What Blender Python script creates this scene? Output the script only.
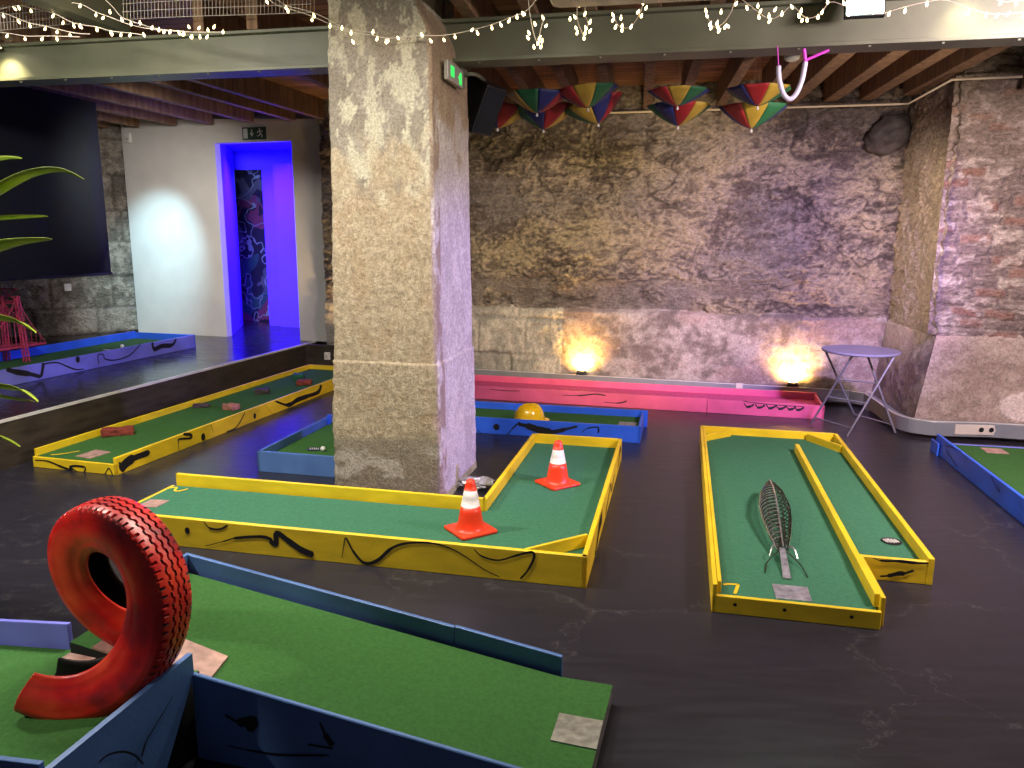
import bpy, bmesh, math, random
from mathutils import Vector, Matrix, noise
random.seed(7)
S = bpy.context.scene
for o in list(bpy.data.objects): bpy.data.objects.remove(o)

# ------------------------------------------------------------------ camera
PITCH, ROLL, FPX, CAMH = math.radians(10.954), math.radians(0.4065), 761.8, 1.65
fw = Vector((0, math.cos(PITCH), -math.sin(PITCH))); up = Vector((0, math.sin(PITCH), math.cos(PITCH))); rt = Vector((1, 0, 0))
r2 = rt*math.cos(ROLL) + up*math.sin(ROLL); u2 = up*math.cos(ROLL) - rt*math.sin(ROLL)
cd = bpy.data.cameras.new('camera'); cam = bpy.data.objects.new('camera', cd); S.collection.objects.link(cam)
cd.sensor_fit = 'HORIZONTAL'; cd.sensor_width = 36.0; cd.lens = FPX/1024*36.0; cd.clip_start = .05
M = Matrix.Identity(4)
for i in range(3): M[i][0], M[i][1], M[i][2] = r2[i], u2[i], -fw[i]
M[2][3] = CAMH; cam.matrix_world = M; S.camera = cam

# ------------------------------------------------------------------ world, exposure
S.view_settings.view_transform = 'Standard'; S.view_settings.look = 'None'
S.view_settings.exposure = 0.12; S.view_settings.gamma = 1.0; S.view_settings.use_curve_mapping = False
w = bpy.data.worlds.new('world'); S.world = w; w.use_nodes = True
w.node_tree.nodes['Background'].inputs[0].default_value = (.88, .84, 1.0, 1); w.node_tree.nodes['Background'].inputs[1].default_value = .05

# ------------------------------------------------------------------ main lights
def light(name, kind, loc, target, power, color, size=.3, size_y=None, spot=60, blend=.5, spread=None):
    l = bpy.data.lights.new(name, kind); l.energy = power; l.color = color
    o = bpy.data.objects.new(name, l); S.collection.objects.link(o); o.location = loc
    d = Vector(target)-Vector(loc); o.rotation_euler = d.to_track_quat('-Z', 'Y').to_euler()
    if kind == 'AREA':
        l.shape = 'RECTANGLE' if size_y else 'SQUARE'; l.size = size
        if size_y: l.size_y = size_y
        if spread: l.spread = math.radians(spread)
    elif kind == 'SPOT':
        l.spot_size = math.radians(spot); l.spot_blend = blend; l.shadow_soft_size = size
    else: l.shadow_soft_size = size
    return o
light('ceiling_light_middle', 'AREA', (.35, 3.35, 2.9), (.25, 3.75, 0), 180, (1, .92, .77), .9, .3)
light('ceiling_light_right', 'AREA', (3.0, 2.9, 2.64), (3.6, 5.6, .9), 190, (1, .80, .84), .6, .3)
light('ceiling_light_near', 'AREA', (-.9, 3.3, 2.9), (-.9, 3.1, 0), 50, (1, .93, .80), .6, .3)
light('ceiling_light_left', 'AREA', (-2.7, 3.6, 2.9), (-2.8, 4.8, 0), 105, (1, .93, .82), .5, .3)
light('track_spot_tyre', 'SPOT', (-3.3, 1.2, 2.7), (-1.62, 2.28, .45), 250, (1, .90, .76), .06, spot=23, blend=.6)
light('purple_wash', 'SPOT', (5.6, 3.4, 2.1), (-.3, 4.95, .85), 1250, (.40, .29, 1.0), .10, spot=24, blend=.7)
light('purple_wall_wash', 'SPOT', (2.7, 3.4, 2.5), (2.7, 7.8, 1.0), 1050, (.46, .31, 1.0), .12, spot=48, blend=.9)
light('corner_fill_spot', 'SPOT', (.9, 5.3, 2.1), (3.72, 7.0, 1.6), 620, (1, .78, .60), .12, spot=40, blend=.9)  # unseen fill, added to brighten the short return wall
light('amber_wall_fill', 'SPOT', (1.0, 4.55, 1.55), (1.15, 8.2, 1.35), 430, (1, .78, .42), .06, spot=64, blend=.7)  # bare spot with no fitting, added to warm the rubble wall
light('ac_fill_spot', 'SPOT', (.3, .9, 1.9), (.62, 3.5, 2.75), 45, (1, .90, .72), .08, spot=26, blend=.8)  # unseen spot, added only to brighten the air conditioner's underside
light('joist_fill_spot', 'SPOT', (2.9, 4.5, 1.5), (2.5, 6.7, 3.1), 150, (1, .80, .60), .08, spot=66, blend=.9)  # no such fixture: added from below to brighten joists and planks
light('cyan_wall_splash', 'SPOT', (-4.25, 8.5, 2.88), (-4.70, 10.2, 1.15), 370, (.50, .84, 1.0), .04, spot=48, blend=1)
light('stage_wash', 'SPOT', (-3.2, 6.9, 2.85), (-4.5, 9.9, 1.3), 300, (1, .93, .86), .2, spot=75, blend=.9)
light('corridor_blue', 'AREA', (-3.30, 10.45, 2.79), (-3.30, 10.5, 0), 85, (.08, .015, 1.0), .6, .5, spread=110)
light('amber_corner', 'SPOT', (-1.75, 8.75, .4), (-2.0, 9.4, 1.6), 60, (1, .62, .25), .05, spot=100, blend=.8)

# ------------------------------------------------------------------ materials
def newmat(name):
    m = bpy.data.materials.new(name); m.use_nodes = True
    nt = m.node_tree; return m, nt, nt.nodes['Principled BSDF']
def mat(name, col, rough=.6, var=.12, scale=8, bump=.0, bscale=60, metal=0, spec=.5, col2=None, emit=None, estr=0, coat=0, stretch=(1,1,1), trans=0):
    m, nt, b = newmat(name); N = nt.nodes; L = nt.links
    tc = N.new('ShaderNodeTexCoord'); mp = N.new('ShaderNodeMapping'); mp.inputs['Scale'].default_value = stretch
    L.new(tc.outputs['Object'], mp.inputs[0])
    n = N.new('ShaderNodeTexNoise'); n.inputs['Scale'].default_value = scale; n.inputs['Detail'].default_value = 5
    L.new(mp.outputs[0], n.inputs['Vector'])
    cr = N.new('ShaderNodeValToRGB'); c1 = col; c2 = col2 or tuple(min(1, c*(1+var*1.5)) for c in col)
    if not col2: c1 = tuple(c*(1-var*1.5) for c in col)
    cr.color_ramp.elements[0].position = .3; cr.color_ramp.elements[1].position = .7
    cr.color_ramp.elements[0].color = (*c1, 1); cr.color_ramp.elements[1].color = (*c2, 1)
    L.new(n.outputs[0], cr.inputs[0]); L.new(cr.outputs[0], b.inputs['Base Color'])
    b.inputs['Roughness'].default_value = rough; b.inputs['Metallic'].default_value = metal
    b.inputs['Specular IOR Level'].default_value = spec; b.inputs['Coat Weight'].default_value = coat
    if trans: b.inputs['Transmission Weight'].default_value = trans
    if bump:
        n2 = N.new('ShaderNodeTexNoise'); n2.inputs['Scale'].default_value = bscale; n2.inputs['Detail'].default_value = 6
        L.new(mp.outputs[0], n2.inputs['Vector'])
        bp = N.new('ShaderNodeBump'); bp.inputs['Strength'].default_value = bump; bp.inputs['Distance'].default_value = .01
        L.new(n2.outputs[0], bp.inputs['Height']); L.new(bp.outputs[0], b.inputs['Normal'])
    if emit:
        b.inputs['Emission Color'].default_value = (*emit, 1); b.inputs['Emission Strength'].default_value = estr
    return m
def attr_mat(name, rough=.85, bump=.6, bscale=45, spec=.25, zs=1.0, dist=.02, lo=.60, hi=1.38):
    m, nt, b = newmat(name); N = nt.nodes; L = nt.links
    a = N.new('ShaderNodeAttribute'); a.attribute_name = 'Col'
    tc = N.new('ShaderNodeTexCoord')
    n = N.new('ShaderNodeTexNoise'); n.inputs['Scale'].default_value = bscale; n.inputs['Detail'].default_value = 8; n.inputs['Roughness'].default_value = .7
    mp = N.new('ShaderNodeMapping'); mp.inputs['Scale'].default_value = (1, 1, zs); L.new(tc.outputs['Object'], mp.inputs[0]); L.new(mp.outputs[0], n.inputs['Vector'])
    n5 = N.new('ShaderNodeTexNoise'); n5.inputs['Scale'].default_value = bscale*3.2; n5.inputs['Detail'].default_value = 5; n5.inputs['Roughness'].default_value = .75; L.new(mp.outputs[0], n5.inputs['Vector'])
    ad = N.new('ShaderNodeMath'); ad.operation = 'ADD'; L.new(n.outputs[0], ad.inputs[0]); L.new(n5.outputs[0], ad.inputs[1])
    mr = N.new('ShaderNodeMapRange'); mr.inputs[1].default_value = .72; mr.inputs[2].default_value = 1.28; mr.inputs[3].default_value = lo; mr.inputs[4].default_value = hi
    L.new(ad.outputs[0], mr.inputs[0])
    mx = N.new('ShaderNodeVectorMath'); mx.operation = 'SCALE'
    L.new(a.outputs['Color'], mx.inputs[0]); L.new(mr.outputs[0], mx.inputs['Scale']); L.new(mx.outputs[0], b.inputs['Base Color'])
    bp = N.new('ShaderNodeBump'); bp.inputs['Strength'].default_value = bump; bp.inputs['Distance'].default_value = dist
    L.new(n.outputs[0], bp.inputs['Height']); L.new(bp.outputs[0], b.inputs['Normal'])
    b.inputs['Roughness'].default_value = rough; b.inputs['Specular IOR Level'].default_value = spec
    return m
MT = {}
MT['yellow'] = mat('yellow_paint', (.86, .60, .018), .45, .10, 4, .12, 90, stretch=(1, 1, 3))
MT['blue'] = mat('royal_blue_paint', (.03, .13, .80), .42, .12, 4, .1, 90)
MT['steel_blue'] = mat('steel_blue_paint', (.08, .17, .42), .42, .12, 4, .1, 90)
MT['violet'] = mat('violet_paint', (.16, .17, .62), .42, .12, 4, .1, 90)
MT['pink'] = mat('pink_paint', (.66, .10, .22), .42, .10, 4, .1, 90)
MT['pink_felt'] = mat('pink_felt', (.55, .06, .20), .95, .12, 40, .3, 300)
MT['black_spray'] = mat('black_spray', (.006, .006, .008), .6, .2)
MT['felt'] = mat('green_felt', (.055, .185, .105), .97, .08, 60, .5, 300, spec=.1)
MT['turf'] = mat('green_turf', (.050, .145, .038), .97, .10, 70, .6, 260, spec=.1)
MT['dark'] = mat('dark_underside', (.01, .01, .01), .8)
MT['metal_plate'] = mat('brushed_plate', (.32, .30, .26), .38, .25, 30, .1, 80, metal=.4)
MT['violet_plate'] = mat('worn_aluminium', (.50, .50, .56), .30, .3, 25, .1, 60, metal=.6)
MT['rose_plate'] = mat('reddish_board', (.40, .24, .20), .6, .25, 20, .1, 60)
MT['chrome'] = mat('chrome', (.75, .75, .78), .18, .05, 20, metal=1)
MT['white'] = mat('white_plastic', (.75, .74, .70), .5, .05)
MT['white_wall'] = mat('white_plaster', (.62, .60, .56), .6, .04, 3, .05, 20)
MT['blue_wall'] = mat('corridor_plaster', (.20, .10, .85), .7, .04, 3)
MT['steel'] = mat('green_grey_beam_paint', (.122, .130, .085), .5, .12, 3, .08, 30)
MT['trunk'] = mat('grey_cable_trunking', (.26, .27, .30), .4, .08, 6, metal=.3)
MT['socket'] = mat('socket_plastic', (.60, .52, .46), .5, .05)
MT['black'] = mat('black_plastic', (.008, .008, .009), .5, .1)
MT['curtain'] = mat('black_screen_fabric', (.002, .005, .008), .95, .2, 4)
MT['joist'] = mat('dark_brown_joist', (.12, .066, .035), .75, .35, 3, .4, 40, stretch=(6, 6, 1), col2=(.27, .16, .085))
MT['joist_pale'] = MT['joist']
MT['cream'] = mat('cream_plastic', (.72, .62, .44), .5, .05)
MT['orange'] = mat('cone_orange', (.95, .055, .015), .38, .08, 6, .05, 60)
MT['cone_white'] = mat('reflective_white', (.80, .76, .72), .4, .06, 20)
MT['helmet'] = mat('helmet_yellow', (.90, .55, .01), .22, .05, coat=.5)
MT['brick'] = mat('red_brick', (.22, .035, .022), .85, .3, 25, .5, 60)
MT['brick_pale'] = mat('pale_brick', (.42, .17, .13), .85, .3, 25, .5, 60)
MT['brick_dark'] = mat('dark_brick', (.05, .03, .035), .7, .3, 25, .5, 60)
MT['brick_green'] = mat('green_block', (.01, .10, .05), .7, .3, 25, .5, 60)
MT['silver_wire'] = mat('galvanised_wire', (.80, .78, .76), .35, .2, 30, metal=.9)
MT['dark_wire'] = mat('rusty_wire', (.045, .036, .03), .5, .2, 30, metal=.7)
MT['table'] = mat('violet_grey_table_paint', (.23, .22, .30), .38, .05)
MT['table_leg'] = mat('grey_metal_leg', (.30, .29, .34), .35, .08, metal=.5)
MT['red_metal'] = mat('red_painted_metal', (.46, .04, .09), .45, .15)
MT['wire'] = mat('clear_string_wire', (.65, .58, .48), .5, .05)
MT['net'] = mat('galvanised_mesh', (.72, .66, .58), .4, .1, metal=.4)
MT['leaf'] = mat('leaf_green', (.28, .42, .02), .45, .3, 6, .1, 40, col2=(.50, .62, .06))
MT['stem'] = mat('plant_stem', (.16, .10, .05), .8, .2, 20, .3, 60)
MT['pot'] = mat('grey_pot', (.12, .12, .12), .6, .1)
MT['bulb'] = mat('warm_bulb', (1, .8, .5), .3, 0, emit=(1, .74, .36), estr=7)
MT['led'] = mat('cool_led', (1, 1, 1), .3, 0, emit=(.80, 1, .90), estr=30)
MT['lamp_face'] = mat('warm_lamp', (1, 1, 1), .3, 0, emit=(1, .88, .6), estr=25)
MT['sign_green'] = mat('exit_green_lit', (.0, .3, .05), .5, 0, emit=(.05, .75, .12), estr=1.1)
MT['sign_off'] = mat('exit_sign_plate', (.30, .28, .24), .5, .05)
MT['sign_dark'] = mat('exit_dark_green', (.012, .045, .03), .5, .05)
MT['sign_white'] = mat('exit_white', (.60, .66, .60), .5, .05)
MT['tube'] = mat('white_tube', (.62, .58, .75), .3, .05)
MT['magenta'] = mat('magenta_tape', (.65, .05, .55), .5, .05)
for nme, c in dict(u_red=(.30, .012, .014), u_yellow=(.42, .28, .03), u_green=(.012, .12, .04), u_blue=(.012, .02, .12)).items():
    MT[nme] = mat(nme, c, .6, .1, 10)
MT['cello'] = mat('crumpled_film', (.5, .5, .55), .2, .2, 10, .5, 30, metal=.3)
MT['cream_trim'] = mat('pale_edge_strip', (.80, .78, .76), .35, .08, metal=.3)
MT['stage_side'] = mat('dark_stage_board', (.035, .026, .018), .6, .3, 5, .2, 40, stretch=(1, 1, 4))
MT['walls'] = attr_mat('rubble_stone', .85, 1.0, 24, zs=1.7, dist=.07, lo=.32, hi=1.55)
MT['walls_soft'] = attr_mat('old_plaster', .85, .6, 40, lo=.45, hi=1.45)
MT['pillar'] = attr_mat('pillar_stone', .8, .8, 62, dist=.014, lo=.42, hi=1.5)

def floor_mat(name, base, r0, r1):
    m, nt, b = newmat(name); N = nt.nodes; L = nt.links
    tc = N.new('ShaderNodeTexCoord')
    n = N.new('ShaderNodeTexNoise'); n.inputs['Scale'].default_value = 2.2; n.inputs['Detail'].default_value = 8; n.inputs['Roughness'].default_value = .65
    L.new(tc.outputs['Object'], n.inputs['Vector'])
    mp = N.new('ShaderNodeMapping'); mp.inputs['Rotation'].default_value = (0, 0, .9); mp.inputs['Scale'].default_value = (1.0, 7, 1); L.new(tc.outputs['Object'], mp.inputs[0])
    n3 = N.new('ShaderNodeTexNoise'); n3.inputs['Scale'].default_value = 3.5; n3.inputs['Detail'].default_value = 10; L.new(mp.outputs[0], n3.inputs['Vector'])
    cr = N.new('ShaderNodeValToRGB'); cr.color_ramp.elements[0].position = .35; cr.color_ramp.elements[1].position = .75
    cr.color_ramp.elements[0].color = (*[c*.93 for c in base], 1); cr.color_ramp.elements[1].color = (*[c*1.15 for c in base], 1)
    L.new(n3.outputs[0], cr.inputs[0])
    # thin pale scuffs
    v = N.new('ShaderNodeTexVoronoi'); v.feature = 'DISTANCE_TO_EDGE'; v.inputs['Scale'].default_value = 1.1
    wv = N.new('ShaderNodeVectorMath'); wv.operation = 'ADD'
    sc = N.new('ShaderNodeVectorMath'); sc.operation = 'SCALE'; sc.inputs['Scale'].default_value = .9
    L.new(n.outputs['Color'], sc.inputs[0]); L.new(tc.outputs['Object'], wv.inputs[0]); L.new(sc.outputs[0], wv.inputs[1]); L.new(wv.outputs[0], v.inputs['Vector'])
    lt = N.new('ShaderNodeMath'); lt.operation = 'LESS_THAN'; lt.inputs[1].default_value = .0022; L.new(v.outputs[0], lt.inputs[0])
    ms = N.new('ShaderNodeMath'); ms.operation = 'MULTIPLY'; L.new(lt.outputs[0], ms.inputs[0]); L.new(n3.outputs[0], ms.inputs[1])
    mx = N.new('ShaderNodeMixRGB'); L.new(ms.outputs[0], mx.inputs[0]); L.new(cr.outputs[0], mx.inputs[1]); mx.inputs[2].default_value = (.16, .15, .15, 1)
    L.new(mx.outputs[0], b.inputs['Base Color'])
    mr = N.new('ShaderNodeMapRange'); mr.inputs[1].default_value = .35; mr.inputs[2].default_value = .7; mr.inputs[3].default_value = r0; mr.inputs[4].default_value = r1
    L.new(n3.outputs[0], mr.inputs[0]); L.new(mr.outputs[0], b.inputs['Roughness'])
    bp = N.new('ShaderNodeBump'); bp.inputs['Strength'].default_value = .02; bp.inputs['Distance'].default_value = .01
    L.new(n3.outputs[0], bp.inputs['Height']); L.new(bp.outputs[0], b.inputs['Normal'])
    return m
MT['floor'] = floor_mat('black_floor', (.019, .018, .026), .30, .37)
MT['stage_top'] = floor_mat('black_stage_floor', (.016, .015, .018), .16, .30)

def plank_mat():
    m, nt, b = newmat('ceiling_planks'); N = nt.nodes; L = nt.links
    tc = N.new('ShaderNodeTexCoord'); mp = N.new('ShaderNodeMapping'); mp.inputs['Rotation'].default_value = (0, 0, .215); L.new(tc.outputs['Object'], mp.inputs[0])
    sx = N.new('ShaderNodeSeparateXYZ'); L.new(mp.outputs[0], sx.inputs[0])
    fr = N.new('ShaderNodeMath'); fr.operation = 'MULTIPLY'; fr.inputs[1].default_value = 8.0; L.new(sx.outputs['Y'], fr.inputs[0])
    fl = N.new('ShaderNodeMath'); fl.operation = 'FRACT'; L.new(fr.outputs[0], fl.inputs[0])
    gp = N.new('ShaderNodeMath'); gp.operation = 'LESS_THAN'; gp.inputs[1].default_value = .09; L.new(fl.outputs[0], gp.inputs[0])
    f2 = N.new('ShaderNodeMath'); f2.operation = 'FLOOR'; L.new(fr.outputs[0], f2.inputs[0])
    cb = N.new('ShaderNodeCombineXYZ'); L.new(f2.outputs[0], cb.inputs[1]); 
    mm = N.new('ShaderNodeMath'); mm.operation = 'MULTIPLY'; mm.inputs[1].default_value = .7; L.new(sx.outputs['X'], mm.inputs[0]); L.new(mm.outputs[0], cb.inputs[0])
    n = N.new('ShaderNodeTexNoise'); n.inputs['Scale'].default_value = 1.7; n.inputs['Detail'].default_value = 6; L.new(cb.outputs[0], n.inputs['Vector'])
    cr = N.new('ShaderNodeValToRGB'); cr.color_ramp.elements[0].position = .3; cr.color_ramp.elements[1].position = .7
    cr.color_ramp.elements[0].color = (.20, .09, .04, 1); cr.color_ramp.elements[1].color = (.50, .25, .12, 1); L.new(n.outputs[0], cr.inputs[0])
    mx = N.new('ShaderNodeMixRGB'); L.new(gp.outputs[0], mx.inputs[0]); L.new(cr.outputs[0], mx.inputs[1]); mx.inputs[2].default_value = (.015, .008, .005, 1)
    L.new(mx.outputs[0], b.inputs['Base Color']); b.inputs['Roughness'].default_value = .7
    return m
MT['planks'] = plank_mat()
def graffiti_mat():
    m, nt, b = newmat('graffiti_paint'); N = nt.nodes; L = nt.links
    tc = N.new('ShaderNodeTexCoord'); n = N.new('ShaderNodeTexNoise'); n.inputs['Scale'].default_value = 3; n.inputs['Detail'].default_value = 2
    ad = N.new('ShaderNodeVectorMath'); ad.operation = 'ADD'; L.new(tc.outputs['Object'], ad.inputs[0]); L.new(n.outputs['Color'], ad.inputs[1])
    L.new(tc.outputs['Object'], n.inputs['Vector'])
    v = N.new('ShaderNodeTexVoronoi'); v.inputs['Scale'].default_value = 2.6; L.new(ad.outputs[0], v.inputs['Vector'])
    v2 = N.new('ShaderNodeTexVoronoi'); v2.feature = 'DISTANCE_TO_EDGE'; v2.inputs['Scale'].default_value = 1.7; L.new(ad.outputs[0], v2.inputs['Vector'])
    lt = N.new('ShaderNodeMath'); lt.operation = 'LESS_THAN'; lt.inputs[1].default_value = .022; L.new(v2.outputs[0], lt.inputs[0])
    cr = N.new('ShaderNodeValToRGB'); cr.color_ramp.interpolation = 'CONSTANT'
    for p, c in [(0, (.02, .02, .05, 1)), (.45, (.03, .10, .12, 1)), (.58, (.20, .05, .12, 1)), (.66, (.03, .03, .04, 1)), (.8, (.10, .12, .16, 1))]:
        e = cr.color_ramp.elements.new(p); e.color = c
    sp = N.new('ShaderNodeSeparateColor'); L.new(v.outputs['Color'], sp.inputs[0]); L.new(sp.outputs[0], cr.inputs[0])
    mx = N.new('ShaderNodeMixRGB'); L.new(lt.outputs[0], mx.inputs[0]); L.new(cr.outputs[0], mx.inputs[1]); mx.inputs[2].default_value = (.25, .35, .40, 1)
    L.new(mx.outputs[0], b.inputs['Base Color']); b.inputs['Roughness'].default_value = .5
    return m
MT['graffiti'] = graffiti_mat()

# ------------------------------------------------------------------ helpers
def V(*a): return Vector(a)
def obj(name, bm, mats, parent=None, smooth=False, bevel=0, kind=None):
    bmesh.ops.recalc_face_normals(bm, faces=bm.faces)
    me = bpy.data.meshes.new(name); bm.to_mesh(me); bm.free()
    o = bpy.data.objects.new(name, me); S.collection.objects.link(o)
    for m in (mats if isinstance(mats, (list, tuple)) else [mats]): me.materials.append(MT[m])
    if smooth:
        for p in me.polygons: p.use_smooth = True
    if bevel:
        md = o.modifiers.new('bevel', 'BEVEL'); md.width = bevel; md.segments = 2; md.limit_method = 'ANGLE'; md.angle_limit = math.radians(50)
    if parent:
        o.parent = parent; o.matrix_parent_inverse = parent.matrix_world.inverted() if False else Matrix.Translation(-parent.location)
    if kind: o['kind'] = kind
    return o
def thing(name, label, cat, loc=(0, 0, 0), group=None):
    o = bpy.data.objects.new(name, None); S.collection.objects.link(o); o.location = loc
    o['label'] = label; o['category'] = cat
    if group: o['group'] = group
    return o
def tag(o, label, cat, group=None):
    o['label'] = label; o['category'] = cat
    if group: o['group'] = group
    return o
def NB(): return bmesh.new()
def hexa(bm, lo, hi, mi=0):
    """lo, hi: four corners each (same winding)"""
    a = [bm.verts.new(Vector(p)) for p in lo]; b = [bm.verts.new(Vector(p)) for p in hi]
    fs = [bm.faces.new(a[::-1]), bm.faces.new(b)]
    for i in range(4): fs.append(bm.faces.new((a[i], a[(i+1) % 4], b[(i+1) % 4], b[i])))
    for f in fs: f.material_index = mi
    return fs
def prism(bm, pts, z0, z1, mi=0):
    n = len(pts); a = [bm.verts.new((p[0], p[1], z0)) for p in pts]; b = [bm.verts.new((p[0], p[1], z1 if not callable(z1) else z1(p))) for p in pts]
    fs = [bm.faces.new(a[::-1]), bm.faces.new(b)]
    for i in range(n): fs.append(bm.faces.new((a[i], a[(i+1) % n], b[(i+1) % n], b[i])))
    for f in fs: f.material_index = mi
def box(bm, c, s, rz=0, mi=0, rx=0, ry=0):
    R = Matrix.Rotation(rz, 3, 'Z') @ Matrix.Rotation(ry, 3, 'Y') @ Matrix.Rotation(rx, 3, 'X'); c = Vector(c)
    q = [(-1, -1), (1, -1), (1, 1), (-1, 1)]
    hexa(bm, [c+R @ V(x*s[0]/2, y*s[1]/2, -s[2]/2) for x, y in q], [c+R @ V(x*s[0]/2, y*s[1]/2, s[2]/2) for x, y in q], mi)
def plank(bm, p0, p1, z0, z1, t, mi=0):
    """board standing on the line p0-p1, thickness t to the left of the direction; z0/z1 may be pairs"""
    p0, p1 = V(*p0[:2]), V(*p1[:2]); d = (p1-p0).normalized(); n = V(-d.y, d.x)*t
    za = z0 if isinstance(z0, (tuple, list)) else (z0, z0); zb = z1 if isinstance(z1, (tuple, list)) else (z1, z1)
    pts = [p0, p1, p1+n, p0+n]; A = [za[0], za[1], za[1], za[0]]; B = [zb[0], zb[1], zb[1], zb[0]]
    hexa(bm, [(p.x, p.y, z) for p, z in zip(pts, A)], [(p.x, p.y, z) for p, z in zip(pts, B)], mi)
def tube(bm, pts, r, seg=8, mi=0, closed=False):
    pts = [Vector(p) for p in pts]; rings = []; n = len(pts); prev = None
    for i, p in enumerate(pts):
        if closed: d = pts[(i+1) % n]-pts[i-1]
        else: d = (pts[min(i+1, n-1)]-pts[max(i-1, 0)])
        d = d.normalized() if d.length > 1e-9 else V(0, 0, 1)
        if prev is None:
            a = d.cross(V(0, 0, 1));  a = a if a.length > .05 else d.cross(V(1, 0, 0))
        else: a = prev - d*prev.dot(d)
        a.normalize(); prev = a; b = d.cross(a)
        rr = r[i] if isinstance(r, (list, tuple)) else r
        rings.append([bm.verts.new(p+(a*math.cos(2*math.pi*k/seg)+b*math.sin(2*math.pi*k/seg))*rr) for k in range(seg)])
    for i in range(n if closed else n-1):
        A, B = rings[i], rings[(i+1) % n]
        for k in range(seg): bm.faces.new((A[k], A[(k+1) % seg], B[(k+1) % seg], B[k])).material_index = mi
    if not closed:
        bm.faces.new(rings[0][::-1]).material_index = mi; bm.faces.new(rings[-1]).material_index = mi
def lathe(bm, prof, seg=32, c=(0, 0, 0), mi=0, mfun=None, ax=None):
    c = Vector(c); rings = []
    R = ax if ax is not None else Matrix.Identity(3)
    for r, z in prof:
        if r < 1e-6: rings.append([bm.verts.new(c+R @ V(0, 0, z))])
        else: rings.append([bm.verts.new(c+R @ V(r*math.cos(2*math.pi*k/seg), r*math.sin(2*math.pi*k/seg), z)) for k in range(seg)])
    for i in range(len(rings)-1):
        A, B = rings[i], rings[i+1]
        for k in range(seg):
            k2 = (k+1) % seg
            if len(A) == 1 and len(B) == 1: continue
            if len(A) == 1: f = bm.faces.new((A[0], B[k2], B[k]))
            elif len(B) == 1: f = bm.faces.new((A[k], A[k2], B[0]))
            else: f = bm.faces.new((A[k], A[k2], B[k2], B[k]))
            f.material_index = mfun(i) if mfun else mi
def smoothline(pts, n=6):
    pts = [Vector(p) for p in pts]
    if len(pts) < 3: return pts
    out = []
    for i in range(len(pts)-1):
        a = pts[max(i-1, 0)]; b = pts[i]; c = pts[i+1]; d = pts[min(i+2, len(pts)-1)]
        for k in range(n):
            t = k/n; out.append(.5*((2*b)+(c-a)*t+(2*a-5*b+4*c-d)*t*t+(3*b-a-3*c+d)*t**3))
    out.append(pts[-1]); return out
def stroke(bm, pts, nrm, w=.012, mi=1, off=.0025, n=5):
    """sprayed line: ribbon lying on a surface with outward normal nrm"""
    nrm = Vector(nrm).normalized(); P = smoothline(pts, n); m = len(P); L = []
    for i, p in enumerate(P):
        d = P[min(i+1, m-1)]-P[max(i-1, 0)]
        if d.length < 1e-8: d = V(1, 0, 0)
        s = nrm.cross(d.normalized()).normalized()
        ww = (w[min(len(w)-1, int(i/n))] if isinstance(w, (list, tuple)) else w)*(.35 if i in (0, m-1) else 1)/2
        L.append((bm.verts.new(p+s*ww+nrm*off), bm.verts.new(p-s*ww+nrm*off)))
    for i in range(m-1): bm.faces.new((L[i][0], L[i+1][0], L[i+1][1], L[i][1])).material_index = mi
def dot(bm, c, nrm, r=.02, mi=1, off=.0025, squash=1):
    nrm = Vector(nrm).normalized(); a = nrm.cross(V(0, 0, 1)).normalized() if abs(nrm.z) < .9 else V(1, 0, 0); b = nrm.cross(a)
    bm.faces.new([bm.verts.new(Vector(c)+nrm*off+(a*math.cos(t)*squash+b*math.sin(t))*r) for t in [2*math.pi*k/14 for k in range(14)]]).material_index = mi
class Frame:
    def __init__(s, o, t): s.o = V(*o); s.ex = V(math.cos(t), math.sin(t)); s.ey = V(-math.sin(t), math.cos(t)); s.t = t
    def __call__(s, a, b, z=None):
        p = s.o+s.ex*a-s.ey*b
        return (p.x, p.y) if z is None else (p.x, p.y, z)
def side_board(parent, p0, p1, z0, z1, t, m, strokes=None, label=None, name='side_board'):
    bm = NB(); plank(bm, p0, p1, z0, z1, t)
    o = obj(name, bm, [m, 'black_spray'], parent, bevel=.003) if not strokes else None
    if strokes:
        bmesh.ops.bevel(bm, geom=bm.edges[:], offset=.003, segments=1, affect='EDGES')
        strokes(bm); o = obj(name, bm, [m, 'black_spray'], parent)
    if label: o['label'] = label
    return o

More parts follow.
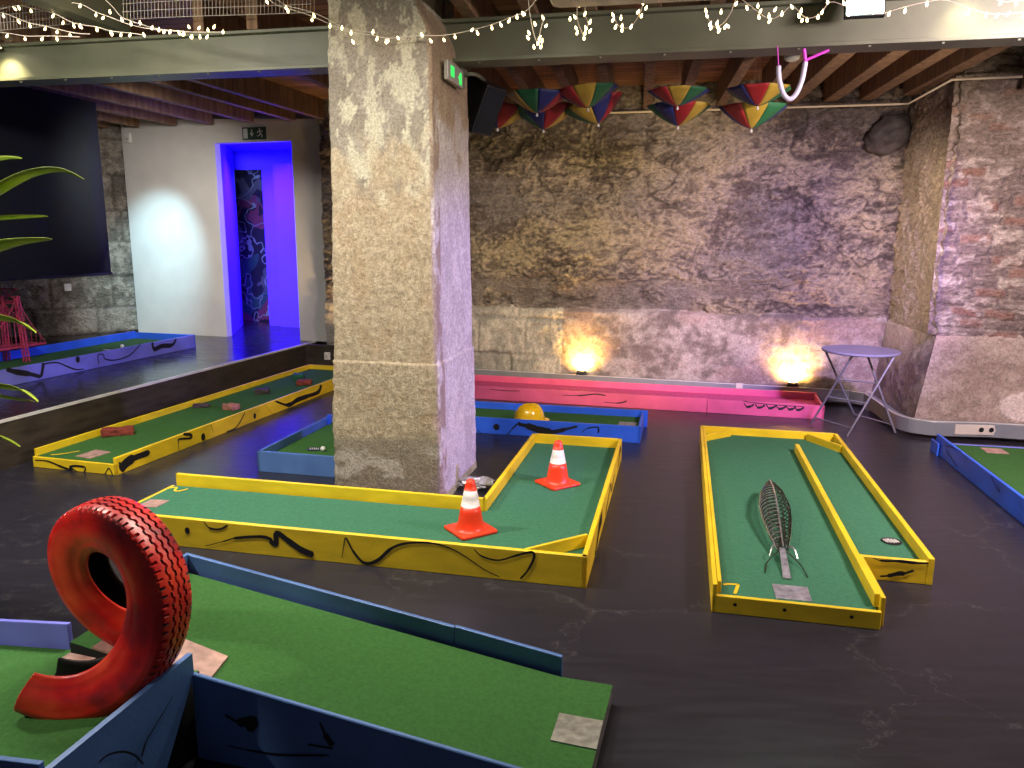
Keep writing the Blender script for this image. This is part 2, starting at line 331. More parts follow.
# ------------------------------------------------------------------ stone surfaces
def fbm(p, o=4, h=.55):
    s = 0; a = 1; q = Vector(p)
    for _ in range(o): s += a*noise.noise(q); q = q*2.07+V(3.1, 1.7, 5.3); a *= h
    return s
def sst(x, a, b):
    t = max(0, min(1, (x-a)/(b-a))); return t*t*(3-2*t)
def mixc(a, b, t): return tuple(x+(y-x)*t for x, y in zip(a, b))
def st_rough(u, z):
    w1 = fbm((u*1.3, z*1.6, 2), 3); w2 = fbm((u*4, z*4, 12), 3)
    P = V(u*4.2+w1*.9+w2*.35, z*8.5+w1*.9+w2*.35, 1.3); vd = noise.voronoi(P)[0]; crack = sst(vd[1]-vd[0], 0, .25)
    big = fbm((u*1.6, z*2.4, 9), 2, .5); f1 = fbm((u*6+w1, z*10, 9), 4, .62); f2 = fbm((u*19+w1*2, z*28, 4), 4, .68)
    rug = sst(fbm((u*.9, z*1.2, 31), 2)+.10, -.3, .2)
    rg = 1-abs(2*noise.noise(V(u*7+w1*2, z*13+w2, 7))) ; rg2 = 1-abs(2*noise.noise(V(u*15+w1*3, z*27+w2*2, 17)))
    d = .045*big+.006*crack+.024*f1+(.022*rg*rg+.012*rg2*rg2+.016*f2)*(.35+.65*rug)
    cv = abs(noise.noise(V(u*1.5+w2*.25, z*5.0+w1*.6, 40))); cv2 = abs(noise.noise(V(u*3.4+w2*.3, z*9.0+w2*.3, 44)))
    gap = max(1-sst(cv, .008, .05), .8*(1-sst(cv2, .006, .045)))*sst(fbm((u*1.2, z*1.5, 71), 2), -.25, .15); d -= .026*gap
    k = fbm((u*1.1, z*1.6, 55), 4)
    dark = (.17, .13, .105); tan = (.49, .40, .31); och = (.56, .45, .27); grey = (.31, .27, .25)
    big2 = fbm((u*.8, z*1.1, 61), 3)
    c = mixc(dark, tan, sst(.45*f1+.6*f2+k*.5+.7*big2, -.5, .55)); c = mixc(c, och, .6*sst(k+.5*f2, .05, .5)); c = mixc(c, grey, .6*sst(-k+f1*.4, .1, .5))
    c = mixc((.13, .10, .085), c, .35+.65*sst(rg+.3*rg2, .15, .75) if rug > .3 else 1-.2*(1-crack))
    c = mixc(c, (.06, .045, .04), .75*gap)  # shade in the crevices painted into the stone colour
    return d, c
def st_strata(u, z):
    w1 = fbm((u*1.1, z*1.4, 7), 3); row = z*15+w1*1.3
    P = V(u*4.2+math.floor(row)*3.3, row, .5); vd = noise.voronoi(P)[0]; e = sst(vd[1]-vd[0], 0, .3)
    f1 = fbm((u*4, z*9, 3), 4); f2 = fbm((u*17, z*25, 8), 3)
    d = .022*e+.025*f1+.008*f2
    c = mixc((.17, .12, .11), (.42, .33, .29), sst(f1+.5*f2, -.35, .5)); c = mixc((.09, .06, .05), c, .4+.6*e)
    return d, c
def st_brick(u, z):
    w1 = fbm((u*1.2, z*1.3, 17), 3); zz = z+.05*w1; row = zz/.085; r = math.floor(row); fr = row-r
    uu = u/.25+.5*(r % 2)+noise.cell(V(r, 3, 0))*.8; cidx = math.floor(uu); fu = uu-cidx
    h = noise.cell(V(cidx*1.3+.5, r*1.7+.5, 4.4)); hh = noise.cell(V(cidx*2.3+.1, r*.7+.2, 9.4))
    f1 = fbm((u*4, z*8, 3), 4); f2 = fbm((u*15, z*22, 8), 4)
    mort = max(1-sst(min(fr, 1-fr), .03, .22), 1-sst(min(fu, 1-fu), .02, .10))
    buried = sst(f1+.4*f2+h*.25, -.02, .50)
    brick = (1-mort)*(1-buried)
    d = .014*brick-.018*(mort*(1-buried))+.018*f1+.010*f2
    cm = mixc((.44, .34, .31), (.66, .54, .49), sst(f2+f1*.5, -.4, .5))
    cb = mixc((.24, .085, .065), (.38, .21, .17), hh) if hh > .2 else (.26, .19, .18)
    c = mixc(cm, cb, brick*.85); c = mixc(c, (.10, .06, .055), .7*mort*(1-buried)*sst(f2, -.2, .4))
    c = mixc(c, (.12, .08, .07), .55*(1-sst(abs(fr-.5)*-1+.5, .0, .14))*sst(fbm((u*5, z*3, 99), 2), -.3, .2)); c = mixc(c, (.46, .37, .20), .35*sst(z, 1.9, 2.6))
    return d, c
def st_plaster(u, z):
    f1 = fbm((u*2.2, z*3, 13), 4); f2 = fbm((u*12, z*14, 18), 4); k = fbm((u*1.4, z*1.8, 77), 3)
    P = V(u*7, z*9, 2.2); vd = noise.voronoi(P)[0]; pit = (1-sst(vd[0], .10, .34))*sst(k, -.05, .25)
    d = .014*f1+.004*f2-.008*pit
    c = mixc((.17, .135, .115), (.41, .35, .30), sst(f1*.6+f2*.45, -.4, .4)); c = mixc(c, (.25, .19, .16), pit*.7)
    c = mixc(c, (.36, .25, .21), .5*sst(-k, .1, .4))
    return d, c
def st_blocks(u, z):
    rows = [0, .34, .75, 1.2, 1.6, 2.05, 2.5, 3.4]; r = max(i for i in range(7) if z >= rows[i]) if z >= 0 else 0
    fz = min(z-rows[r], rows[r+1]-z); uu = u/.72+.37*r+.3*noise.cell(V(r, 1, 1)); fu = min(uu-math.floor(uu), 1-uu+math.floor(uu))*.72
    m = 1-sst(min(fz, fu), .004, .03); f1 = fbm((u*3, z*3, 21), 5, .6); f2 = fbm((u*14, z*14, 5), 3)
    h = noise.cell(V(math.floor(uu)+.5, r+.5, 2.5)); d = .030*f1+.01*f2-.02*m+.02*h
    c = mixc((.25, .22, .18), (.56, .49, .40), sst(f1+.5*f2+h*.3, -.35, .6)); return d, mixc(c, (.10, .08, .07), m*.6)
def surf(name, path_lo, path_hi, z0, z1, step, fn, mats, us=None, extra=None, zs=None, fall=None):
    """wall surface: two plan paths (bottom and top) in XY, displaced along the plan normal (towards the room: right-hand side of the path)"""
    def sample(path, n_per):
        P = []; acc = 0
        for i in range(len(path)-1):
            a, b = V(*path[i]), V(*path[i+1])
            for k in range(n_per[i]): t = k/n_per[i]; P.append((a+(b-a)*t, (b-a).normalized(), acc+(b-a).length*t))
            acc += (b-a).length
        P.append((V(*path[-1]), (V(*path[-1])-V(*path[-2])).normalized(), acc)); return P
    npr = [max(2, int((V(*path_hi[i+1])-V(*path_hi[i])).length/(us[i] if us else step))) for i in range(len(path_hi)-1)]
    A, B = sample(path_lo, npr), sample(path_hi, npr); nz = int((z1-z0)/(zs or step)); bm = NB(); cl = bm.loops.layers.float_color.new('Col')
    G = []; C = {}
    for j in range(nz+1):
        t = j/nz; z = z0+(z1-z0)*t; row = []
        for (pa, da, ua), (pb, db, ub) in zip(A, B):
            p = pa+(pb-pa)*t; d = db; n = V(d.y, -d.x); D, c = fn(ub, z)
            if extra: D, c = extra(p, ub, z, D, c)
            v = bm.verts.new((p.x+n.x*D, p.y+n.y*D, z)); row.append(v); C[v] = c
        G.append(row)
    for j in range(nz):
        for i in range(len(A)-1):
            f = bm.faces.new((G[j][i], G[j][i+1], G[j+1][i+1], G[j+1][i])); f.smooth = True
            for l in f.loops: c = C[l.vert]; l[cl] = (c[0], c[1], c[2], 1)
    me = bpy.data.meshes.new(name); bm.to_mesh(me); bm.free(); o = bpy.data.objects.new(name, me); S.collection.objects.link(o)
    me.materials.append(MT[mats]); o['kind'] = 'structure'; return o

# ================================================================== SETTING
T_A = -.28
def onA(x, off=0):      # plan point on the back wall line
    d = V(math.cos(T_A), math.sin(T_A)); n = V(-math.sin(T_A), math.cos(T_A)); k = (x-3.6)/d.x; p = V(3.6, 7.56)+d*k+n*off; return (p.x, p.y)
bm = NB(); prism(bm, [(-7.5, -1.5), (6.5, -1.5), (6.5, 9.6), (-7.5, 13.0)], -.05, 0); obj('floor', bm, 'floor', kind='structure')

# back wall: rough rubble above the ledge, old plaster below it
C1b, C1l, C1u = (3.60, 7.50), (3.70, 7.50), (3.75, 7.56); C2b, C2l, C2u = (3.46, 6.42), (3.59, 6.40), (3.55, 6.42)
def back_fn(u, z):
    d1, c1 = st_rough(u, z)
    k = sst(u, 5.6, 6.6)*(1-sst(z, 1.15, 1.5)); k2 = sst(.25+fbm((u*1.5, z*2, 91), 3), .0, .35)*(1-sst(z, 1.1, 1.25))*(1-sst(u, 4.6, 5.2))
    if k > 0: d2, c2 = st_strata(u, z); d1 += (d2-d1)*k; c1 = mixc(c1, c2, k)
    if k2 > 0: d3, c3 = st_plaster(u, z); d1 += (d3-d1)*k2; c1 = mixc(c1, mixc(c3, (.25, .21, .17), .5), k2)
    return d1, c1
surf('wall_back', [onA(-2.26, .0), onA(-.6, .0), C1u], [onA(-2.26, .0), onA(-.6, .0), C1u], .86, 3.2, .013, back_fn, 'walls', us=[.03, .0125])
def low_fn(u, z):
    d, c = st_plaster(u, z)
    if u < 2.95:                                   # pale squared blocks at the left
        d2, c2 = st_blocks(u*1.3, z); d = d2; c = mixc(c2, (.40, .40, .37), .4)
    if z > .85: d -= .06*sst(z, .855, .885)
    return d, c
surf('wall_back', [onA(-2.26, -.05), onA(-.6, -.05), C1b], [onA(-2.26, -.05), onA(-.6, -.05), C1l], 0, .90, .016, low_fn, 'walls_soft', us=[.04, .016])
# short return wall and the right wall
def ret_fn(u, z):
    d, c = st_rough(u+20, z*.8); c = mixc(c, (.60, .49, .38), .55); return d*.7, c
C2x = (C2u[0]+.005, C2u[1]-.05)
surf('wall_corner', [C1u, C2x], [C1u, C2x], .86, 3.2, .014, ret_fn, 'walls')
def retl_fn(u, z):
    d, c = st_plaster(u+9, z); c = mixc(c, (.38, .33, .32), .3)
    if z > .85: d -= .04*sst(z, .855, .885)
    return d*.8, c
surf('wall_corner', [C1b, C2b], [C1l, C2l], 0, .90, .016, retl_fn, 'walls_soft')
def onB(x, off=0):
    d = V(math.cos(T_A), math.sin(T_A)); n = V(-math.sin(T_A), math.cos(T_A)); k = (x-3.55)/d.x; p = V(3.55, 6.41)+d*k+n*off; return (p.x, p.y)
C2y = (C2u[0]-.035, C2u[1]+.005)
surf('wall_right', [C2y, onB(5.3, .02)], [C2y, onB(5.3, .02)], .86, 3.2, .0125, st_brick, 'walls')
def b_low(u, z):
    d, c = st_plaster(u+30, z); c = mixc(c, (.42, .30, .26), .5)
    e = ((u-1.0)/.42)**2+((z-.30)/.16)**2+.35*fbm((u*5, z*5, 3), 3)
    if e < 1: c = (.62, .50, .46); d = .012
    if z > .85: d -= .04*sst(z, .855, .885)
    return d, c
surf('wall_right', [C2b, onB(5.3, -.07)], [C2l, onB(5.3, -.03)], 0, .90, .016, b_low, 'walls_soft')
# left stone wall beyond the stage
def left_fn(u, z):
    d, c = st_blocks(u, z-.35); return d, c
surf('wall_left', [(-8.6, 7.90), (-6.40, 9.43), (-5.08, 10.36)], [(-8.6, 7.90), (-6.40, 9.43), (-5.08, 10.36)], .30, 3.25, .02, left_fn, 'walls', us=[.06, .02])

# dark rock bracket in the corner of the back wall
bm = NB(); bmesh.ops.create_icosphere(bm, subdivisions=4, radius=1)
for v in bm.verts:
    p = v.co.copy(); k = 1+.28*fbm(p*1.4, 4); v.co = V(p.x*.21*k, p.y*.16*k, p.z*.19*k*(1.0 if p.z > 0 else .75)+p.x*.06)
o = obj('rock_corbel', bm, 'dark', None, smooth=True); o.location = (3.579,7.566,2.605); o.rotation_euler.z = -.28
MT['rock'] = mat('dark_rock', (.055, .045, .038), .85, .3, 10, .6, 30); o.data.materials[0] = MT['rock']
tag(o, 'dark rough rock bracket sticking out of the stone wall near the right corner', 'rock')

# pillar
F_P = Frame((-.433, 4.508), -.215)
def pillar():
    W, D = .712, .86; bm = NB(); cl = bm.loops.layers.float_color.new('Col'); C = {}; R = .018
    def ring_pts(z):
        ins = 0 if z < .888 else .011
        top = sst(z, 2.74, 2.98)*.16
        x0, x1, y0, y1 = -W-.012+ins+.021*max(0, z-.1), -ins-top*.5-.012*z, -ins, -(D-ins-.02*z)     # a to the left, b away from camera (negative b)
        P = []
        def side(a, b, n):
            for k in range(n): t = k/n; P.append((V(*a)+(V(*b)-V(*a))*t))
        side((x0+R, y0), (x1-R, y0), 56); side((x1-R, y0), (x1, y0-R), 3); side((x1, y0-R), (x1, y1+R), 56); side((x1, y1+R), (x1-R, y1), 3)
        side((x1-R, y1), (x0+R, y1), 20); side((x0+R, y1), (x0, y1+R), 3); side((x0, y1+R), (x0, y0-R), 24); side((x0, y0-R), (x0+R, y0), 3)
        return P
    zs = [0]; 
    while zs[-1] < 3.17: zs.append(zs[-1]+(.0125 if not (.875 < zs[-1] < .895) else .004))
    rows = []
    for z in zs:
        row = []; P = ring_pts(z); ctr = V(-W/2, -D/2)
        for p in P:
            x, y, _ = F_P(p.x, p.y, z); n2 = (p-ctr); 
            cornerd = min(abs(p.x-0), abs(p.x+W))+min(abs(p.y), abs(p.y+D))
            f1 = fbm((x*4, y*4, z*3), 4); f2 = fbm((x*34, y*34, z*26), 3); f3 = fbm((x*7, y*7, z*4+9), 4)
            right = p.x > -.12 and p.y < -.012
            rough = 1 if z < 2.05 else .4
            d = .004*f1+.004*f2*rough*(.3 if right else 1)
            if cornerd < .05: d -= .012*sst(f3+.1, -.1, .5)*(1-cornerd/.05)
            if z > 2.1: d += .005*sst(f3, -.02, .06)
            dirn = V(0, 0)
            if abs(p.y) < .05: dirn.y += 1
            if abs(p.y+D) < .05: dirn.y -= 1
            if p.x > -.12 and p.y < -.012: dirn.x += 1
            if p.x < -W+.14: dirn.x -= 1
            q = p+dirn*d
            v = bm.verts.new(F_P(q.x, q.y, z)); row.append(v)
            # colours: flaking pale wash above, brown pitted stone, greyer render at the foot
            stone = mixc((.35, .28, .19), (.46, .375, .265), sst(f2+.15*f1, -.45, .45)); stone = mixc(stone, (.36, .25, .15), .35*sst(f3, .05, .4))
            wash = mixc((.27, .235, .19), (.34, .30, .25), sst(f1, -.3, .3)); pale = (.52, .48, .37)
            pk = sst(fbm((x*9, y*9, z*4.6+40), 5, .68), .02, .07); upc = mixc(wash, pale, pk)
            tz = sst(z+.35*f3, 1.9, 2.25); c = mixc(stone, upc, tz)
            foot = (.23, .20, .155); c = mixc(c, mixc(foot, (.42, .39, .34), sst(fbm((x*5, y*5, z*6+3), 4), .18, .35)*sst(.42-z, 0, .15)), .85*(1-sst(z+.03*f1, .38, .44)))
            if right:
                rb = mixc((.55, .50, .47), (.72, .67, .62), sst(f2+f1, -.5, .5)); rb = mixc(rb, (.34, .25, .15), sst(z+.3*f1, 2.15, 2.45)); c = mixc(rb, c, .15)  # right face paler below; the light's fade near the top painted as brown
                if -.13 < p.y: c = mixc(c, (.33, .24, .17), .85*sst(f3+.30, -.05, .3))
            C[v] = c
        rows.append(row)
    n = len(rows[0])
    for a, b in zip(rows, rows[1:]):
        for i in range(n):
            f = bm.faces.new((a[i], a[(i+1) % n], b[(i+1) % n], b[i])); f.smooth = True
            for l in f.loops: c = C[l.vert]; l[cl] = (*c, 1)
    me = bpy.data.meshes.new('stone_pillar'); bm.to_mesh(me); bm.free(); o = bpy.data.objects.new('stone_pillar', me); S.collection.objects.link(o)
    me.materials.append(MT['pillar']); return tag(o, 'thick square stone pillar with flaking pale paint standing behind the yellow lane', 'pillar')
pillar()

# ceiling, joists, steel beam
bm = NB(); prism(bm, [(-9, 1.5), (6.2, 1.5), (6.2, 8.6), (-9, 12.5)], 3.18, 3.22); obj('ceiling', bm, 'planks', kind='structure')
F_B = Frame((-.357, 4.96), -.215)
def ibeam():
    bm = NB(); L0, L1 = -4.6, 5.2
    def pr(a0, a1, b0, b1, z0, z1): hexa(bm, [F_B(a, b, z0) for a, b in ((a0, b0), (a1, b0), (a1, b1), (a0, b1))], [F_B(a, b, z1) for a, b in ((a0, b0), (a1, b0), (a1, b1), (a0, b1))])
    pr(L0, L1, 0, -.20, 2.70, 2.722); pr(L0, L1, -.045, -.155, 2.722, 2.928); pr(L0, L1, 0, -.20, 2.928, 2.948)
    o = obj('steel_beam', bm, 'steel', bevel=.003)
    bm = NB()
    for k in range(26):
        p = F_B(L0+.3+k*.37, -.02, 2.697); lathe(bm, [(.0, -.008), (.009, -.008), (.011, 0)], 8, p)
    obj('bolt', bm, 'steel', None).parent = o
    tag(o, 'long grey green steel beam crossing the hall under the joists and meeting the pillar', 'beam'); return o
ibeam()
o = (lambda bm: (hexa(bm, [F_B(a, b, 2.955) for a, b in ((-2.36, 2.9), (-2.24, 2.9), (-2.24, .02), (-2.36, .02))], [F_B(a, b, 3.17) for a, b in ((-2.36, 2.9), (-2.24, 2.9), (-2.24, .02), (-2.36, .02))]), obj('cross_beam', bm, 'steel', bevel=.003))[1])(NB())
tag(o, 'dark green cross beam running towards the viewer above the lit net, top left', 'beam')

def joist(end, ang, y_near, w=.085, z0=2.95, z1=3.178, short=0):
    if (y_near == 3.0 and end[0] < -.9) or y_near == 3.6:
        tb = math.tan(.215); sx, cx = math.sin(ang), math.cos(ang)      # start on the steel beam
        kk = (end[1]-5.02+tb*(end[0]+.357))/(cx+tb*sx); y_near = end[1]-kk*cx
    """joist ending at plan point end on the far wall and running back towards the viewer"""
    d = V(math.sin(ang), math.cos(ang)); e = V(*end)-d*short; k = (e.y-y_near)/d.y; a = e-d*k; s = V(d.y, -d.x)*w/2
    bm = NB(); P = [a-s, a+s, e+s, e-s]; hexa(bm, [(p.x, p.y, z0) for p in P], [(p.x, p.y, z1) for p in P])
    return obj('ceiling_joist', bm, 'joist', bevel=.006)
WORD = ['first', 'second', 'third', 'fourth', 'fifth', 'sixth', 'seventh', 'eighth', 'ninth', 'tenth', 'eleventh', 'twelfth']
rx = [(-.05, 0), (.30, 0), (.66, .5), (1.00, 0), (1.36, 0), (1.70, .5), (2.06, 0), (2.40, .5), (2.70, 0), (3.04, 0), (3.35, 0), (3.68, 0)]
for i, (x, sh) in enumerate(rx):
    q = onA(x, .05 if x < 3.5 else -.15)
    j = joist(q, math.radians(9.2), 3.0 if x < 3 else 4.2, short=sh, w=.085 if x < 2.5 else .12)
    tag(j, 'brown wooden ceiling joist above the rubble wall, %s to the right of the pillar' % WORD[i], 'joist', 'joists over the back wall')
j = joist((3.98, 6.20), math.radians(9.2), 4.2, w=.14, z0=2.80); tag(j, 'thickest darkest ceiling joist at the far right by the brick wall', 'joist')
j = joist((4.75, 6.00), math.radians(9.2), 4.2, w=.14, z0=2.90); tag(j, 'ceiling joist out at the very right above the brick wall', 'joist')
lj = [(-4.730,10.095,3.090), (-4.196,9.941,3.083), (-3.693,9.796,3.065), (-3.136,9.637,3.057), (-2.599,9.482,3.049), (-2.205,9.369,3.001)]
for i, q in enumerate(lj):
    j = joist((q[0], q[1]-.1), math.radians(15), 3.0, w=.08, z0=2.965); tag(j, 'dark brown joist above the white wall, %s from the left' % WORD[i], 'joist', 'joists over the stage')
q0 = Vector(lj[0])
for i in range(3):
    q = q0+V(-.95, .27, 0)*.47*(i+1); j = joist((q.x, q.y-.1), math.radians(15), 3.6, w=.08, z0=2.965)
    tag(j, 'dark brown joist above the black screen, %s left of the white wall' % WORD[i], 'joist', 'joists over the black screen')
for i, x in enumerate((-1.35, -.95)):
    j = joist((x, 8.9), math.radians(12), 3.0, w=.08, z0=2.965); tag(j, 'dark ceiling joist mostly hidden behind the pillar, the %s one of two' % ('left' if i == 0 else 'right'), 'joist', 'joists behind the pillar')

# stage
def stage():
    d = V(math.sin(math.radians(15.1)), math.cos(math.radians(15.1))); a = V(-3.305, 6.292); n = V(-d.y, d.x)
    near = a-d*4.6; far = a+d*3.36; far2 = V(-2.16, 9.40)
    top = [near, a+d*1.3, far, far2, V(-2.16, 11.8), V(-9, 13.2), near+n*5.2]
    bm = NB(); prism(bm, [(p.x, p.y) for p in top], 0, .35); o = obj('stage', bm, 'stage_top')
    for f in o.data.polygons:
        if abs(f.normal.z) < .5: f.material_index = 1
    o.data.materials.append(MT['stage_side'])
    bm = NB(); e0, e1 = near, far; s = V(d.y, -d.x)
    plank(bm, (e0+s*.006).to_tuple(), (e1+s*.006).to_tuple(), .335, .354, .025); t = obj('edge_strip', bm, 'cream_trim'); t.parent = o; t['label'] = 'pale metal strip along the stage edge'
    tag(o, 'low black glossy stage with pale edge strip along the left side', 'stage'); return o
stage()

# white wall with the door opening
def P2(q): return V(q[0], q[1])
dA = V(math.cos(T_A), math.sin(T_A)); nA = V(-math.sin(T_A), math.cos(T_A))
w0, w1 = P2((-5.025,10.180,0.374)), P2((-2.290,9.393,0.367)); d0, d1 = P2((-3.693,9.797,0.380)), P2((-2.665,9.501,0.350))
w0 = w1-dA*((w1-w0).length)
bm = NB(); TH = .10
def slab(a, b, z0, za, zb):
    n = nA*TH; hexa(bm, [(*a, z0), (*b, z0), (*(b+n), z0), (*(a+n), z0)], [(*a, za), (*b, zb), (*(b+n), zb), (*(a+n), za)])
def ztop(p): return 3.085-(p-w0).length/(w1-w0).length*.09
slab(w0, d0, .35, ztop(w0), ztop(d0)); slab(d1, w1, .35, ztop(d1), ztop(w1)); slab(d0, d1, 2.757, ztop(d0), ztop(d1))
obj('wall_white', bm, 'white_wall', kind='structure')
# blue lit corridor
bm = NB(); dd = V(math.sin(.10), math.cos(.10)); dd = V(.02, 1).normalized()
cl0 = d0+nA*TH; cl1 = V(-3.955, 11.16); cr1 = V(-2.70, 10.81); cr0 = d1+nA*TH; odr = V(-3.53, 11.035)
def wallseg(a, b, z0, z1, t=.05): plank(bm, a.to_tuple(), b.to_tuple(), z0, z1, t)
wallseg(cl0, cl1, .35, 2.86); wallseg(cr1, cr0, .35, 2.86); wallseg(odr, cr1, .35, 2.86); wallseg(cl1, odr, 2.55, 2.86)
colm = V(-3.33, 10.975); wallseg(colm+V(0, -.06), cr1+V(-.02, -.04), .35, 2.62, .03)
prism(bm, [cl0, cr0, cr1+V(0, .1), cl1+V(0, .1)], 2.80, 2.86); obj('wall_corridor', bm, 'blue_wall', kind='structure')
bm = NB(); plank(bm, (-4.35, 11.80), (-2.95, 11.42), .35, 2.9, .05); obj('wall_graffiti', bm, 'graffiti', kind='structure')
bm = NB(); plank(bm, (-4.00, 11.17), (-4.25, 11.75), .35, 2.9, -.05); plank(bm, (-3.50, 11.06), (-3.30, 11.6), .35, 2.9, -.05); obj('wall_passage', bm, 'stage_side', kind='structure')
light('passage_dim', 'POINT', (-3.62, 11.3, 2.7), (0, 0, 0), 3, (.6, .7, 1), .1)

# black screen hanging beside the stage
dS = V(math.sin(.26), math.cos(.26)); cr = V(-4.268, 8.15); bm = NB(); n = 30
nS = V(-dS.y, dS.x)
g = []
for i in range(n+1):
    p = cr-dS*(5.2*i/n); wv = .006*math.sin(i*1.7)+.005*math.sin(i*.6)
    g.append((bm.verts.new((p.x+nS.x*wv, p.y+nS.y*wv, 1.236)), bm.verts.new((p.x, p.y, 2.96))))
for a, b in zip(g, g[1:]): bm.faces.new((a[0], b[0], b[1], a[1]))
o = obj('projection_screen', bm, 'curtain', smooth=True); sd = o.modifiers.new('s', 'SOLIDIFY'); sd.thickness = .012
bm = NB(); a = cr+dS*.02; b = cr-dS*5.2; tube(bm, [(a.x, a.y, 1.236), (b.x, b.y, 1.236)], .014); t = obj('bottom_bar', bm, 'black'); t.parent = o
tag(o, 'large black fabric screen hanging from the joists at the left edge', 'screen')

# cable trunking round the back and right walls
def trunk_path():
    P = [onA(-.7, -.13), onA(3.42, -.13)]
    P = [V(*p) for p in P]; P += [V(3.47, 7.36), V(3.42, 7.0), V(3.34, 6.55), V(3.36, 6.34), V(3.45, 6.24), V(3.60, 6.18)]; P += [V(*onB(4.0, -.13)), V(*onB(5.3, -.13))]
    return P
def ribbon(bm, P, z0, z1, t, mi=0):
    Q = []
    for i, p in enumerate(P):
        d = (P[min(i+1, len(P)-1)]-P[max(i-1, 0)]).normalized(); Q.append(p+V(-d.y, d.x)*t)
    A = [[bm.verts.new((q.x, q.y, z)) for q, z in ((p, z0), (p, z1), (r, z1), (r, z0))] for p, r in zip(P, Q)]
    for a, b in zip(A, A[1:]):
        for k in range(4): bm.faces.new((a[k], a[(k+1) % 4], b[(k+1) % 4], b[k])).material_index = mi
    bm.faces.new(A[0]); bm.faces.new(A[-1][::-1])
P = trunk_path(); P2s = P[:2]+[p for p in smoothline([V(q.x, q.y, 0) for q in P[2:-1]], 4)]+[P[-1]]; P2s = [V(p[0], p[1]) for p in P2s]
bm = NB(); ribbon(bm, P2s, .035, .155, .07)
tr = obj('cable_trunking', bm, 'trunk', bevel=.004); tag(tr, 'grey cable trunking running along the foot of the stone walls', 'trunking')
bm = NB(); ribbon(bm, [p+V(0, .0) for p in P2s], .1555, .160, .02); o = obj('trunking_lid_edge', bm, 'cream_trim'); o.parent = tr
# double socket plate on the right wall trunking
def socket(center, ang, wd, holes, label):
    t = thing('wall_socket', label, 'socket', center)
    bm = NB(); box(bm, center, (wd, .012, .085), ang); obj('cover_plate', bm, 'socket', t, bevel=.003)
    n = V(math.sin(ang), -math.cos(ang), 0)
    for hx in holes:
        c = Vector(center)+V(math.cos(ang), math.sin(ang), 0)*hx+n*.006
        bm = NB(); R = n.to_track_quat('Z', 'Y').to_matrix(); lathe(bm, [(.032, .0), (.032, .003), (.024, .003), (.021, .0005), (0, .0005)], 20, c, ax=R, mfun=lambda i: 1 if i == 3 else 0); obj('socket_well', bm, ['socket', 'black'], t)
    return t
socket((3.86, 6.158, .098), -.06, .33, (.045, .125), 'beige double power socket plate on the grey trunking at the right')
q = onA(2.40, -.137); socket((q[0], q[1]-.0, .13), T_A, .07, (), 'tiny white socket cover on the trunking beside the right uplight')

# uplights
def uplight(c, label):
    t = thing('uplight', label, 'lamp', c, 'warm uplights on the back wall trunking')
    bm = NB(); box(bm, (c[0], c[1], c[2]+.028), (.10, .05, .045), T_A, rx=-.35); obj('lamp_housing', bm, 'black', t, bevel=.006)
    bm = NB(); box(bm, (c[0]+.004, c[1]+.010, c[2]+.052), (.084, .036, .006), T_A, rx=-.35); obj('lamp_lens', bm, 'lamp_face', t)
    bm = NB(); tube(bm, [(c[0]-.055, c[1], c[2]), (c[0]-.055, c[1], c[2]+.03)], .004); obj('bracket', bm, 'black', t); bm = NB(); tube(bm, [(c[0]+.055, c[1]-.014, c[2]), (c[0]+.055, c[1]-.014, c[2]+.03)], .004); obj('bracket', bm, 'black', t)
    n = V(-math.sin(T_A), math.cos(T_A), 0)
    light('uplight_beam', 'SPOT', Vector(c)+V(0, 0, .08)-n*.04, Vector(c)+V(0, 0, .08)+n*.10+V(0, 0, .09), 82, (1, .56, .12), .035, spot=140, blend=.9)
    return t
ua = onA(.80, -.125); uplight((ua[0], ua[1], .160), 'small warm uplight glowing on the wall left, behind the pink lane')
ub = onA(2.90, -.125); uplight((ub[0], ub[1], .160), 'small warm uplight glowing on the wall next to the round table')

# conduit under the joists
bm = NB(); pa = onA(-.6, -.10); pb = onA(3.62, -.10); tube(bm, [(pa[0], pa[1], 2.915), (pb[0], pb[1], 2.885), (3.655, 7.42, 2.885), (3.455, 6.36, 2.89), (*onB(4.0, -.09), 2.885), (*onB(5.3, -.09), 2.88)], .010)
tag(obj('wall_conduit', bm, 'cream', smooth=True), 'thin pale conduit running along the top of the rubble wall', 'pipe')

# ------------------------------------------------------------------ minigolf lanes
def cup(parent, c, r=.052):
    bm = NB(); lathe(bm, [(r, .004), (r*.93, .005), (r*.86, .002), (0, .0015)], 28, c, mfun=lambda i: 0 if i < 2 else 1)
    o = obj('hole_cup', bm, ['black', 'black'], parent)
    bm = NB()
    for k in range(5): box(bm, (c[0]-.03+k*.015, c[1]+.004, c[2]+.004), (.006, .055-abs(k-2)*.008, .004), .2)
    g = obj('cup_grille', bm, 'white', o); g.matrix_parent_inverse = Matrix.Identity(4); return o
def fix_sub(o, parent):   # sub-part of a part whose thing sits at its own place
    o.parent = parent; o.matrix_parent_inverse = parent.matrix_world.inverted()
def plate(parent, pts, z, m, label=None, name='tee_plate', dotr=0):
    bm = NB(); prism(bm, pts, z, z+.006); o = obj(name, bm, [m, 'black_spray'], parent, bevel=.001)
    if label: o['label'] = label
    return o
def digit(bm, P, w=.012): stroke(bm, P, (0, 0, 1), w, mi=1, off=.002, n=3)

